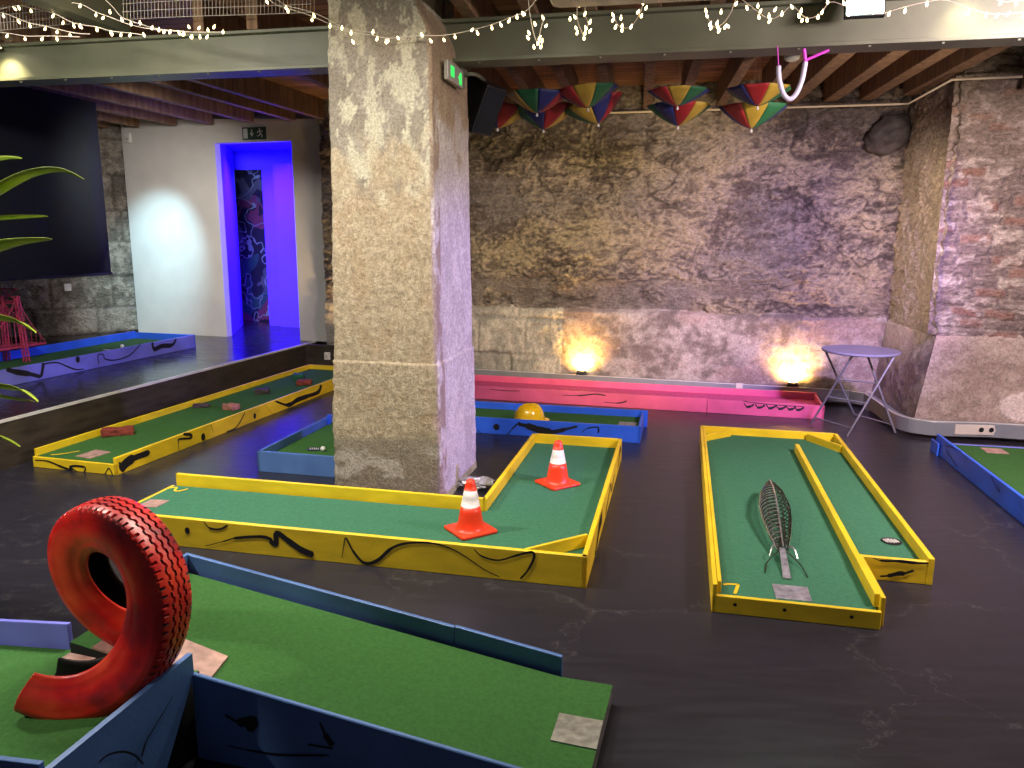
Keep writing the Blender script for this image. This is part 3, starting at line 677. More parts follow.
# --- lane 7, yellow, with centre divider
F7 = Frame((1.551, 6.096), -.218)
L7 = thing('minigolf_lane', 'yellow bordered green lane with centre divider and a yellow 7, right of centre', 'minigolf lane', (*F7(.5, 1.5), 0), 'yellow minigolf lanes')
bm = NB(); prism(bm, [F7(.02, .02), F7(1.038, .02), F7(1.038, 2.455), F7(.69, 2.455), F7(.69, 2.985), F7(.02, 2.985)][::-1], .015, .075)
stroke(bm, [(*F7(.055, 2.872), .0751), (*F7(.075, 2.858), .0751), (*F7(.125, 2.852), .0751)], (0, 0, 1), .016, 1); stroke(bm, [(*F7(.122, 2.85), .0751), (*F7(.112, 2.90), .0751), (*F7(.100, 2.955), .0751)], (0, 0, 1), .016, 1)
obj('felt_deck', bm, ['felt', 'yellow'], L7)
Y = 'yellow'
side_board(L7, F7(0, 3.0), F7(0, 0), 0, .136, -.02, Y)
side_board(L7, F7(.022, 2.96), F7(.022, .02), .076, .134, -.018, Y, label='thin inner rail of the left side')
side_board(L7, F7(0, 0), F7(1.058, 0), 0, .136, -.025, Y)
side_board(L7, F7(1.058, 0), F7(1.058, 2.475), 0, .136, -.028, Y)
def s7(bm):
    n = -F7.ey.to_3d()
    c = F7; e = lambda a, z: (*c(a, 2.4745), z)
    stroke(bm, [e(.78, .115), e(.82, .104), e(.90, .110), e(.98, .108), e(1.03, .113)], n, [.004, .012, .016, .010, .004]); stroke(bm, [e(.82, .022), e(.86, .03), e(.90, .045), e(.93, .05), e(.97, .07)], n, [.01, .02, .024, .012, .005])
side_board(L7, F7(.705, 2.4725), F7(1.058, 2.4725), 0, .118, .022, Y, s7)
side_board(L7, F7(.685, .42), F7(.685, 1.45), .07, .136, .03, Y, name='divider')
side_board(L7, F7(.685, 1.455), F7(.685, 2.49), .07, .134, .03, Y, name='divider')
side_board(L7, F7(.704, 2.49), F7(.704, 2.965), 0, .136, .02, Y)
side_board(L7, F7(.683, 2.49), F7(.683, 2.94), .075, .139, .024, Y, label='thin inner rail of the short side')
def s7f(bm):
    n = -F7.ey.to_3d()
    for a in (.10, .31, .585): dot(bm, (*F7(a, 3.0), .048), n, .0085)
side_board(L7, F7(0, 3.0), F7(.704, 3.0), 0, .083, .02, Y, s7f)
bm = NB(); plank(bm, F7(.02, .27), F7(.232, .05), .07, .125, -.02); obj('corner_deflector', bm, Y, L7, bevel=.002)
bm = NB(); plank(bm, F7(.84, .045), F7(1.035, .36), .07, .13, -.02); obj('corner_deflector', bm, Y, L7, bevel=.002)
plate(L7, [F7(.275, 2.810), F7(.431, 2.809), F7(.430, 2.953), F7(.277, 2.957)][::-1], .0735, 'violet_plate', 'shiny worn metal tee plate')
c = cup(L7, (*F7(.95, 2.13), .075))

# --- yellow L-shaped lane with two cones
FL = Frame((.833, 5.558), -.214)
LL = thing('minigolf_lane', 'yellow L-shaped green lane with two traffic cones, in front of the pillar', 'minigolf lane', (*FL(-1, 1.9), 0), 'yellow minigolf lanes')
bm = NB(); prism(bm, [FL(-.02, .02), FL(-.02, 2.2), FL(-2.69, 2.2), FL(-2.69, 1.56), FL(-.672, 1.56), FL(-.672, .02)][::-1][::-1], .015, .090)
g = [(-2.69, 1.63), (-2.665, 1.60), (-2.645, 1.605), (-2.63, 1.645), (-2.60, 1.66), (-2.575, 1.63), (-2.57, 1.60)]
stroke(bm, [(*FL(a, b), .0905) for a, b in g], (0, 0, 1), .014, 1)
obj('felt_deck', bm, ['felt', 'yellow'], LL)
side_board(LL, FL(-.686, .0), FL(0, .0), 0, .162, -.022, Y)
def sLr(bm):
    n = FL.ex.to_3d(); e = lambda b, z: (*FL(.0005, b), z)
    stroke(bm, [e(1.86, .02), e(1.75, .05), e(1.68, .09), e(1.60, .105), e(1.52, .10)], n, [.02, .04, .06, .07, .04]); stroke(bm, [e(1.60, .105), e(1.50, .14)], n, .03)
    stroke(bm, [e(1.30, .03), e(1.12, .08), e(.98, .12), e(.90, .05), e(.70, .10)], n, .02); stroke(bm, [e(.35, .04), e(.25, .12), e(.15, .13)], n, [.03, .05, .03])
side_board(LL, FL(0, 0), FL(0, 2.218), 0, .162, -.026, Y, sLr)
side_board(LL, FL(-.686, 1.545), FL(-.686, 0), 0, .162, -.026, Y)
side_board(LL, FL(-.668, 1.545), FL(-2.69, 1.545), 0, .162, -.026, Y)
def sLf(bm):
    n = -FL.ey.to_3d(); k = lambda *q: q
    stroke(bm, [(-1.632,3.824,0.018), (-1.513,3.798,0.058), (-1.448,3.784,0.081), (-1.300,3.752,0.103), (-1.239,3.739,0.090)], n, [.004, .008, .016, .018, .02]); stroke(bm, [(-1.256,3.743,0.083), (-1.223,3.736,0.069), (-1.214,3.734,0.131), (-1.150,3.720,0.093), (-1.080,3.704,0.051), (-1.015,3.690,0.030)], n, [.028, .03, .03, .034, .036, .034])
    dot(bm, (-1.728,3.845,0.096), n, .019, squash=.8); stroke(bm, [(-1.627,3.823,0.156), (-1.595,3.816,0.123), (-1.537,3.804,0.122), (-1.489,3.793,0.149)], n, [.006, .012, .012, .014])
    stroke(bm, [(-0.864,3.657,0.029), (-0.850,3.654,0.101), (-0.838,3.652,0.140), (-0.798,3.643,0.068), (-0.741,3.631,0.014), (-0.672,3.616,0.038), (-0.597,3.599,0.110), (-0.513,3.581,0.145), (-0.391,3.555,0.157), (-0.290,3.533,0.136), (-0.210,3.515,0.096), (-0.131,3.498,0.047), (-0.052,3.481,0.014)], n, [.004, .006, .01, .014, .018, .018, .014, .011, .009, .007, .006, .005, .003])
    stroke(bm, [(-0.180,3.509,0.147), (-0.141,3.500,0.114), (-0.062,3.483,0.101), (0.016,3.466,0.130), (0.073,3.454,0.152), (0.107,3.446,0.158), (0.112,3.445,0.130), (0.084,3.451,0.065), (0.046,3.460,0.014)], n, [.006, .009, .009, .012, .013, .013, .013, .01, .004])
side_board(LL, FL(-2.7, 2.218), FL(0, 2.218), 0, .162, .026, Y, sLf)
side_board(LL, FL(-2.71, 1.56), FL(-2.71, 2.2), 0, .092, .022, Y)
bm = NB(); plank(bm, FL(-.30, 2.19), FL(-.028, 1.93), .092, .158, .018); obj('corner_deflector', bm, Y, LL, bevel=.002)
plate(LL, [FL(-2.66, 1.83), FL(-2.54, 1.82), FL(-2.54, 1.94), FL(-2.66, 1.95)][::-1], .0885, 'rose_plate', 'pale worn tee plate')

# --- long yellow lane beside the stage
FY = Frame((-3.435, 5.258), -.262)
LY = thing('minigolf_lane', 'long narrow yellow lane strewn with bricks, lying along the stage', 'minigolf lane', (*FY(.36, -2), 0), 'yellow minigolf lanes')
bm = NB(); prism(bm, [FY(.02, -.02), FY(.70, -.02), FY(.70, -3.85), FY(.02, -3.85)], .015, .080)
stroke(bm, [(*FY(.10, -.06), .0805), (*FY(.16, -.10), .0805), (*FY(.22, -.20), .0805)], (0, 0, 1), .02, 1)
obj('felt_deck', bm, ['turf', 'yellow'], LY)
def sYs(bm):
    n = FY.ex.to_3d()
    stroke(bm, [(-2.733,5.104,0.031), (-2.717,5.163,0.064), (-2.697,5.239,0.078), (-2.655,5.394,0.078)], n, [.07, .07, .045, .02]); stroke(bm, [(-2.733,5.102,0.089), (-2.728,5.122,0.025)], n, .05)
    stroke(bm, [(-2.576,5.690,-0.006), (-2.576,5.688,0.082), (-2.570,5.712,0.092), (-2.540,5.823,0.070), (-2.536,5.836,0.091), (-2.560,5.748,0.122)], n, [.006, .012, .016, .02, .024, .02])
    dot(bm, (-2.500,5.973,0.039), n, .032, squash=.8); stroke(bm, [(-2.471,6.079,0.112), (-2.466,6.097,0.040)], n, [.012, .02])
    stroke(bm, [(-2.422,6.262,0.006), (-2.389,6.384,0.010), (-2.366,6.472,0.060), (-2.349,6.535,0.117)], n, .012); dot(bm, (-2.313,6.668,0.050), n, .026, squash=.8); stroke(bm, [(-2.269,6.834,0.114), (-2.242,6.936,0.006)], n, .005)
    stroke(bm, [(-2.226,6.994,0.117), (-2.169,7.206,0.032), (-2.126,7.367,0.048), (-2.071,7.571,0.046), (-2.019,7.767,0.047), (-2.001,7.832,0.109)], n, [.02, .045, .05, .04, .05, .03])
side_board(LY, FY(.718, .0), FY(.718, -3.87), 0, .125, .022, Y, sYs)
side_board(LY, FY(.0, -.02), FY(.0, -3.87), 0, .132, -.022, Y)
side_board(LY, FY(0, -3.87), FY(.718, -3.87), 0, .132, -.022, Y)
def sYf(bm):
    n = -FY.ey.to_3d()
    stroke(bm, [(-3.415,5.253,0.054), (-3.304,5.223,0.056), (-3.206,5.197,0.028), (-3.108,5.170,0.004)], n, [.008, .012, .016, .02]); stroke(bm, [(-3.109,5.170,-0.000), (-3.104,5.169,0.037), (-2.996,5.140,0.039), (-3.010,5.144,-0.006)], n, [.03, .014, .012, .010]); stroke(bm, [(-3.106,5.170,0.022), (-3.059,5.157,-0.003)], n, .022)
    stroke(bm, [(-2.837,5.098,-0.004), (-2.799,5.087,0.050), (-2.772,5.080,0.002)], n, [.008, .010, .010])
side_board(LY, FY(0, 0), FY(.718, 0), 0, .078, .02, Y, sYf)
plate(LY, [FY(.30, -.08), FY(.44, -.06), FY(.46, -.24), FY(.31, -.26)], .079, 'rose_plate', 'worn brownish tee plate')
def brick(c, s, rz, m, label):
    bm = NB(); box(bm, (0, 0, 0), s, 0); bmesh.ops.subdivide_edges(bm, edges=bm.edges[:], cuts=4, use_grid_fill=True)
    for v in bm.verts: v.co += Vector(c)*0+V(*[fbm((v.co.x*22+c[0]*9, v.co.y*22, v.co.z*22+k*7), 3)*.006 for k in range(3)])
    o = obj('brick', bm, m, bevel=.004); o.location = (c[0], c[1], c[2]+s[2]/2+.001); o.rotation_euler.z = rz; tag(o, label, 'brick', 'brick pieces on the long yellow lane'); return o
brick((*FY(.14, -.665), .082), (.23, .10, .055), .42, 'brick', 'whole red brick lying nearest the front end of the long lane')
brick((*FY(.13, -1.70), .082), (.14, .06, .03), .3, 'brick_dark', 'thin dark brick piece by the stage side board')
brick((*FY(.45, -1.70), .082), (.13, .09, .05), -.5, 'brick_pale', 'pale pinkish broken brick by the near side board')
brick((*FY(.31, -2.41), .082), (.14, .09, .05), .25, 'brick_dark', 'dark purplish brick in the middle of the long lane')
brick((*FY(.47, -2.95), .082), (.15, .10, .05), .1, 'brick', 'dark red brick nearest the far end of the long lane')
brick((*FY(.24, -3.22), .082), (.12, .09, .06), .1, 'brick_green', 'dark green block at the far end of the long lane')

# --- blue L-shaped lane behind the pillar
FB = Frame((1.048, 6.01), -.22)
LB = thing('minigolf_lane', 'blue L-shaped lane passing behind the pillar with a yellow helmet on it', 'minigolf lane', (*FB(-.6, -.3), 0), 'blue minigolf lanes')
bm = NB(); prism(bm, [FB(-.02, -.02), FB(-.02, -.56), FB(-2.58, -.56), FB(-2.58, 1.40), FB(-1.95, 1.40), FB(-1.95, -.02)], .015, .088); obj('felt_deck', bm, 'turf', LB)
def sB(bm):
    n = -FB.ey.to_3d()
    dot(bm, (-0.129,6.273,0.064), n, .028); stroke(bm, [(-0.039,6.253,-0.001), (0.011,6.242,0.064), (0.070,6.229,0.119)], n, [.008, .014, .03])
    stroke(bm, [(0.053,6.233,0.101), (0.137,6.214,0.089), (0.237,6.191,0.061), (0.337,6.169,0.050), (0.451,6.143,0.083), (0.548,6.122,0.115)], n, [.03, .055, .065, .035, .02, .012]); stroke(bm, [(0.582,6.114,0.066), (0.630,6.104,0.103), (0.710,6.086,0.113), (0.711,6.085,0.066)], n, [.006, .012, .014, .008])
    stroke(bm, [(-0.296,6.311,0.035), (-0.262,6.303,0.002)], n, .012)
side_board(LB, FB(-1.95, 0), FB(0, 0), 0, .14, .022, 'blue', sB)
side_board(LB, FB(0, .0), FB(0, -.583), 0, .14, .022, 'blue')
side_board(LB, FB(0.03, -.583), FB(-2.60, -.583), 0, .15, .022, 'blue')
side_board(LB, FB(-2.60, -.58), FB(-2.60, 1.422), 0, .15, .022, 'steel_blue')
side_board(LB, FB(-2.60, 1.422), FB(-1.93, 1.422), 0, .15, .022, 'steel_blue')
side_board(LB, FB(-1.93, 1.42), FB(-1.93, 0), 0, .15, .022, 'steel_blue')
bm = NB(); box(bm, (*FB(-2.572, .35), .12), (.012, .05, .10), -.22); obj('joint_plate', bm, 'blue', LB)
plate(LB, [FB(-.20, -.20), FB(-.05, -.20), FB(-.05, -.34), FB(-.20, -.34)], .0865, 'metal_plate', 'grey tee plate')
c = cup(LB, (-1.466, 5.460, .088), .05)
# --- pink lane along the back wall
FK = Frame((2.893, 6.88), -.25)
LK = thing('minigolf_lane', 'long pink lane with pink felt running along the back wall', 'minigolf lane', (*FK(-2, -.3), 0))
bm = NB(); prism(bm, [FK(-.02, -.02), FK(-.02, -.56), FK(-4.3, -.56), FK(-4.3, -.02)], .015, .080); obj('felt_deck', bm, 'pink_felt', LK)
def sK(bm):
    n = -FK.ey.to_3d()
    stroke(bm, [(2.200,7.057,0.115), (2.228,7.050,0.083), (2.263,7.041,0.090), (2.288,7.034,0.111)], n, [.010, .024, .018, .006])
    stroke(bm, [(2.297,7.032,0.114), (2.325,7.025,0.082), (2.359,7.016,0.089), (2.384,7.010,0.110)], n, [.010, .024, .018, .006])
    stroke(bm, [(2.393,7.008,0.114), (2.421,7.001,0.082), (2.455,6.992,0.089), (2.479,6.986,0.110)], n, [.010, .024, .018, .006])
    stroke(bm, [(2.479,6.986,0.114), (2.507,6.978,0.082), (2.541,6.970,0.089), (2.566,6.964,0.110)], n, [.010, .024, .018, .006])
    stroke(bm, [(2.565,6.964,0.114), (2.593,6.957,0.082), (2.627,6.948,0.089), (2.651,6.942,0.110)], n, [.010, .024, .018, .006])
    stroke(bm, [(2.634,6.946,0.114), (2.662,6.939,0.082), (2.695,6.930,0.089), (2.719,6.924,0.110)], n, [.010, .024, .018, .006])
    stroke(bm, [(2.190,7.060,0.135), (2.340,7.021,0.121), (2.557,6.966,0.115), (2.719,6.924,0.116)], n, .007)
def sK2(bm):
    n = -FK.ey.to_3d()
    stroke(bm, [(-0.226,7.676,0.110), (-0.092,7.642,0.102), (0.082,7.598,0.108)], n, .007)
    stroke(bm, [(0.503,7.490,0.091), (0.680,7.445,0.097), (0.825,7.408,0.121), (0.931,7.381,0.112)], n, [.006,.012,.012,.006])
    stroke(bm, [(0.914,7.385,0.045), (1.048,7.351,0.044), (1.133,7.329,0.069)], n, [.006,.014,.010])
side_board(LK, FK(-1.05, 0), FK(0, 0), 0, .132, .022, 'pink', sK)
side_board(LK, FK(-4.3, 0), FK(-1.055, 0), 0, .136, .022, 'pink', sK2)
side_board(LK, FK(0, 0), FK(0, -.58), 0, .130, .022, 'pink')
side_board(LK, FK(0, -.58), FK(-4.3, -.58), 0, .145, .022, 'pink')
# --- blue lane at the right edge
FR = Frame((3.345, 5.813), -.205)
LR = thing('minigolf_lane', 'bright blue bordered lane cut off by the right edge of the picture', 'minigolf lane', (*FR(.4, 1), 0), 'blue minigolf lanes')
bm = NB(); prism(bm, [FR(.02, .04), FR(.80, .04), FR(.80, 2.9), FR(.02, 2.9)][::-1], .015, .080); obj('felt_deck', bm, 'turf', LR)
def sR(bm):
    n = -FR.ex.to_3d()
    stroke(bm, [(3.308,5.636,0.100), (3.275,5.477,0.136), (3.235,5.282,0.154)], n, .006); stroke(bm, [(3.298,5.587,0.082), (3.265,5.428,0.050), (3.242,5.318,0.023)], n, .008)
    stroke(bm, [(3.128,4.767,0.139), (3.109,4.677,0.101), (3.095,4.610,0.083), (3.104,4.655,0.128)], n, .007); stroke(bm, [(3.041,4.351,0.122), (3.027,4.284,0.078)], n, .008)
side_board(LR, FR(0, 2.9), FR(0, .0), 0, .150, -.022, 'blue', sR)
side_board(LR, FR(-.012, .12), FR(-.012, -.04), 0, .10, .012, 'blue', name='joint_plate')
side_board(LR, FR(0, .0), FR(.82, .0), 0, .082, -.022, 'violet')
side_board(LR, FR(.82, .0), FR(.82, 2.9), 0, .15, -.022, 'blue')
side_board(LR, FR(0, 2.92), FR(.82, 2.92), 0, .15, .022, 'blue')
plate(LR, [FR(.28, .10), FR(.43, .10), FR(.43, .24), FR(.28, .24)][::-1], .0785, 'rose_plate', 'pinkish tee plate')
# --- violet lane on the stage
FV = Frame((-3.70, 8.826), -.262); Z0 = .351
LV = thing('minigolf_lane', 'violet lane with sprayed black lines standing on the stage', 'minigolf lane', (*FV(-.4, 1.5), Z0), 'blue minigolf lanes')
bm = NB(); prism(bm, [FV(-.02, .02), FV(-.02, 3.4), FV(-.83, 3.4), FV(-.83, .02)][::-1][::-1], Z0+.01, Z0+.075); obj('felt_deck', bm, 'turf', LV)
def sV(bm):
    n = FV.ex.to_3d()
    stroke(bm, [(-4.341,6.434,0.504), (-4.317,6.523,0.463), (-4.282,6.655,0.421), (-4.254,6.761,0.375)], n, [.04, .05, .035, .016]); stroke(bm, [(-4.254,6.761,0.375), (-4.245,6.793,0.470), (-4.242,6.806,0.487), (-4.205,6.942,0.478), (-4.180,7.035,0.430), (-4.152,7.141,0.378), (-4.127,7.233,0.368)], n, [.03, .03, .014, .012, .014, .012, .01])
    dot(bm, (-4.144,7.170,0.470), n, .032, squash=.8); stroke(bm, [(-4.080,7.409,0.387), (-4.079,7.414,0.476), (-4.062,7.475,0.472), (-4.057,7.494,0.424), (-4.024,7.618,0.394), (-3.977,7.792,0.408), (-3.946,7.909,0.465), (-3.926,7.985,0.518)], n, .012)
    stroke(bm, [(-3.883,8.142,0.507), (-3.878,8.163,0.428), (-3.845,8.285,0.444), (-3.804,8.439,0.433), (-3.785,8.509,0.492)], n, [.03, .05, .05, .03, .01])
side_board(LV, FV(0, 3.4), FV(0, 0), Z0, Z0+.15, .022, 'violet', sV)
side_board(LV, FV(-.85, 0), FV(-.85, 3.4), Z0, Z0+.16, .022, 'blue')
side_board(LV, FV(0, 0), FV(-.85, 0), Z0, Z0+.15, .022, 'blue')
side_board(LV, FV(-.85, 3.4), FV(0, 3.4), Z0, Z0+.15, .022, 'blue')
c = cup(LV, (*FV(-.42, .9), Z0+.075), .05)
ball = NB(); bmesh.ops.create_uvsphere(ball, u_segments=16, v_segments=10, radius=.02, matrix=Matrix.Translation((*FV(-.38, .72), Z0+.096))); tag(obj('golf_ball', ball, 'white', smooth=True), 'white ball lying on the violet lane', 'ball')

# --- foreground tyre-loop lane
FF = Frame((.19, 2.544), -.265)
LF = thing('minigolf_lane', 'blue edged ramp lane in the foreground that carries the red tyre loop', 'minigolf lane', (*FF(-.9, .5), 0), 'blue minigolf lanes')
fz = lambda a: .075+.13*max(0, -a)
def sloped(pts, zf, z0=.012):
    bm = NB(); lo = [bm.verts.new((*FF(a, b), z0)) for a, b in pts]; hi = [bm.verts.new((*FF(a, b), zf(a))) for a, b in pts]; n = len(pts)
    f0 = bm.faces.new(hi); f0.material_index = 0; bm.faces.new(lo[::-1]).material_index = 1
    for i in range(n): bm.faces.new((lo[i], lo[(i+1) % n], hi[(i+1) % n], hi[i])).material_index = 1
    return bm
bm = sloped([(.19, 0.02), (0, 0.02), (0, .66), (.19, .66)], fz)
obj('felt_deck', bm, ['turf', 'metal_plate'], LF)
bm = sloped([(0, .02), (-1.05, .02), (-1.59, .02), (-1.59, .60), (-1.05, .60), (-1.05, .655), (0, .655)], fz); obj('felt_deck', bm, ['turf', 'dark'], LF)
lz = lambda a: .27-.10*(-a-1.05)
bm = sloped([(-1.07, .61), (-1.64, .61), (-1.64, .54), (-3.3, .54), (-3.3, 1.17), (-1.07, 1.17)], lz); obj('felt_deck', bm, ['turf', 'dark'], LF)
SB = 'steel_blue'
side_board(LF, FF(-.415, 0), FF(0.0, 0), .0, (fz(-.415)+.072, .142), .018, SB)
side_board(LF, FF(-1.60, 0), FF(-.418, 0), .0, (.350, fz(-.418)+.068), .018, SB)
side_board(LF, FF(-1.60, .30), FF(-1.60, 0), .0, (.335, .350), -.018, SB)
def sFf(bm):
    n = -FF.ey.to_3d()
    stroke(bm, [(-0.889,2.140,0.179), (-0.839,2.126,0.161), (-0.790,2.113,0.178), (-0.813,2.119,0.139)], n, [.01, .03, .035, .02]); stroke(bm, [(-0.890,2.140,0.071), (-0.810,2.118,0.070), (-0.708,2.090,0.077), (-0.542,2.045,0.109)], n, [.004, .008, .008, .006])
    stroke(bm, [(-0.569,2.053,0.215), (-0.552,2.048,0.174), (-0.531,2.042,0.145)], n, [.008, .02, .05]); stroke(bm, [(-0.612,2.064,0.132), (-0.531,2.042,0.135)], n, [.02, .05])
side_board(LF, FF(-1.05, .673), FF(.17, .673), .0, (.298, .165), .016, SB, sFf)
side_board(LF, FF(-1.66, .52), FF(-3.3, .52), 0, (.305, lz(-3.3)+.085), .018, 'violet')
side_board(LF, FF(-3.3, 1.19), FF(-1.09, 1.19), 0, (lz(-3.3)+.085, .35), .018, SB)
side_board(LF, FF(-1.10, 1.18), FF(-1.10, .66), 0, .26, .016, SB, label='dark shaded panel under the light blue wedge')
bm = NB(); prof = [(.665, .294), (.665, .364), (1.20, .352), (1.20, .0), (.86, .0)]
a0, a1 = -1.045, -1.063
A = [bm.verts.new((*FF(a0, b), z)) for b, z in prof]; B = [bm.verts.new((*FF(a1, b), z)) for b, z in prof]; bm.faces.new(A); bm.faces.new(B[::-1])
for i in range(5): bm.faces.new((A[i], A[(i+1) % 5], B[(i+1) % 5], B[i]))
bmesh.ops.recalc_face_normals(bm, faces=bm.faces[:]); n = FF.ex.to_3d()
stroke(bm, [(-1.022,2.070,0.290), (-1.034,2.025,0.263), (-1.045,1.983,0.240), (-1.054,1.949,0.219), (-1.059,1.930,0.185)], n, [.003, .005, .006, .008, .004], off=.012); stroke(bm, [(-1.098,1.790,0.276), (-1.089,1.823,0.275), (-1.075,1.871,0.248), (-1.065,1.910,0.206), (-1.058,1.935,0.159)], n, .006, off=.012)
o = obj('wedge_board', bm, [SB, 'black_spray'], LF); o['label'] = 'light blue wedge shaped end board'
plate(LF, [(0.167,2.304), (0.310,2.263), (0.273,2.120), (0.130,2.163)][::-1], .0745, 'metal_plate', 'square metal tee plate with a centre mark')
bm = NB(); q = [(-1.083, .445), (-1.055, .60), (-1.50, .60), (-1.50, .40)]
lo = [(*FF(a, b), fz(a)+.001) for a, b in q]; hi = [(*FF(a, b), fz(a)+.008) for a, b in q]; hexa(bm, lo, hi); obj('ramp_plate', bm, 'rose_plate', LF)['label'] = 'reddish board under the far end of the tyre'
bm = NB(); box(bm, (*FF(-1.49, .67), .25), (.11, .045, .055), -.3); obj('support_block', bm, 'rose_plate', LF, bevel=.003)

# ------------------------------------------------------------------ the red tyre
def tyre():
    ax = math.radians(TY['az']); A = V(math.cos(ax), math.sin(ax), 0); E1 = V(-A.y, A.x, 0)
    if E1.x < 0: E1 = -E1
    til = TY['tilt']; A = (A*math.cos(til)+V(0, 0, 1)*math.sin(til)).normalized(); E2 = V(0, 0, 1)
    E2 = (E2-A*E2.dot(A)).normalized(); E1 = (E1-A*E1.dot(A)).normalized()
    Ro = TY['R']; C = V(*TY['c']); t0, t1 = TY['t0'], TY['t1']; NT = 460
    # cross section (axial s, radial rho relative to R): outer skin then inner skin
    outer = [(-.060, -.160), (-.066, -.152), (-.072, -.140), (-.080, -.128), (-.079, -.122), (-.088, -.112), (-.095, -.085), (-.096, -.060), (-.0935, -.042), (-.0945, -.036), (-.0915, -.030), (-.089, -.022), (-.083, -.011)]
    nt = 46; tread = [(-.079+.158*k/(nt-1), -.0075*abs(-1+2*k/(nt-1))**3) for k in range(nt)]
    outer2 = [(-s, r) for s, r in outer[::-1]]
    inner = [(.052, -.158), (.060, -.135), (.080, -.085), (.078, -.035), (.060, -.018), (.02, -.014), (-.02, -.014), (-.060, -.018), (-.078, -.035), (-.080, -.085), (-.060, -.135), (-.052, -.158)]
    prof = outer+tread+outer2+inner; ti0 = len(outer); ti1 = ti0+nt; ni = len(outer)+nt+len(outer2)
    bm = NB(); rings = []
    for i in range(NT+1):
        t = t0+(t1-t0)*i/NT; f = (t-t0)/(t1-t0)
        s_off = TY['s0']+(TY['s1']-TY['s0'])*(f**TY['p'])
        grow = 1+TY['grow']*max(0, (.30-f)/.30)**1.5
        rad = V(0, 0, 0)+E1*math.cos(t)+E2*math.sin(t); c = C+A*s_off; row = []
        wid = TY['w']
        for k, (s, r) in enumerate(prof):
            rho = Ro*grow+r*TY['sec']
            if ti0 <= k < ti1:
                sx = s; arc = t*Ro; g = 0
                for cc in (-.034, 0, .034):
                    cz = cc+.0045*(1 if math.sin(arc*2*math.pi/.034) > 0 else -1)*min(1, abs(math.sin(arc*2*math.pi/.034))*2)
                    if abs(sx-cz) < .0040: g = 1
                if abs(sx) > .060 and (arc/.026) % 1 < .20: g = .8
                rho -= .009*g
            row.append((bm.verts.new(c+A*s*wid+rad*rho), ))
        rings.append([v[0] for v in row])
    n = len(prof)
    for i in range(NT):
        a, b = rings[i], rings[i+1]; t = t0+(t1-t0)*(i+.5)/NT; arc = t*Ro
        for k in range(n):
            f = bm.faces.new((a[k], a[(k+1) % n], b[(k+1) % n], b[k])); f.smooth = not (ti0 <= k < ti1)
            if ti0-1 <= k < ti1:
                s = prof[k][0]; sx = (prof[k][0]+prof[(k+1) % n][0])/2; g = 0
                for cc in (-.034, 0, .034):
                    cz = cc+.0045*(1 if math.sin(arc*2*math.pi/.034) > 0 else -1)*min(1, abs(math.sin(arc*2*math.pi/.034))*2)
                    if abs(sx-cz) < .0040: g = 1
                if abs(sx) > .060 and (arc/.026) % 1 < .20: g = 1
                f.material_index = 1 if g else 0
            elif k >= ni: f.material_index = 2
            else: f.material_index = 0
    bm.faces.new(rings[0][::-1]).material_index = 1; bm.faces.new(rings[-1]).material_index = 1
    o = obj('tyre', bm, ['tyre_red', 'tyre_black', 'tyre_black']); tag(o, 'red painted car tyre cut open and twisted into a loop on the foreground lane', 'tyre'); return o
TY = dict(az=-105, tilt=0, c=(-1.250, 2.235, .535), R=.30, t0=math.radians(-120), t1=math.radians(247), s0=.19, s1=-.17, p=1.0, grow=.10, w=.76, sec=.97)
def tyre_mat():
    m, nt, b = newmat('red_tyre_paint'); N = nt.nodes; L = nt.links
    tc = N.new('ShaderNodeTexCoord'); n = N.new('ShaderNodeTexNoise'); n.inputs['Scale'].default_value = 7; n.inputs['Detail'].default_value = 8; L.new(tc.outputs['Object'], n.inputs['Vector'])
    cr = N.new('ShaderNodeValToRGB'); cr.color_ramp.elements[0].position = .36; cr.color_ramp.elements[0].color = (.28, .006, .012, 1)
    cr.color_ramp.elements[1].position = .5; cr.color_ramp.elements[1].color = (.62, .010, .008, 1); e = cr.color_ramp.elements.new(.70); e.color = (.80, .06, .02, 1)
    L.new(n.outputs[0], cr.inputs[0]); L.new(cr.outputs[0], b.inputs['Base Color']); b.inputs['Roughness'].default_value = .36
    n2 = N.new('ShaderNodeTexNoise'); n2.inputs['Scale'].default_value = 150; L.new(tc.outputs['Object'], n2.inputs['Vector'])
    bp = N.new('ShaderNodeBump'); bp.inputs['Strength'].default_value = .12; bp.inputs['Distance'].default_value = .004; L.new(n2.outputs[0], bp.inputs['Height']); L.new(bp.outputs[0], b.inputs['Normal'])
    return m
MT['tyre_red'] = tyre_mat(); MT['tyre_black'] = mat('black_rubber', (.012, .006, .007), .6, .2)
tyre()

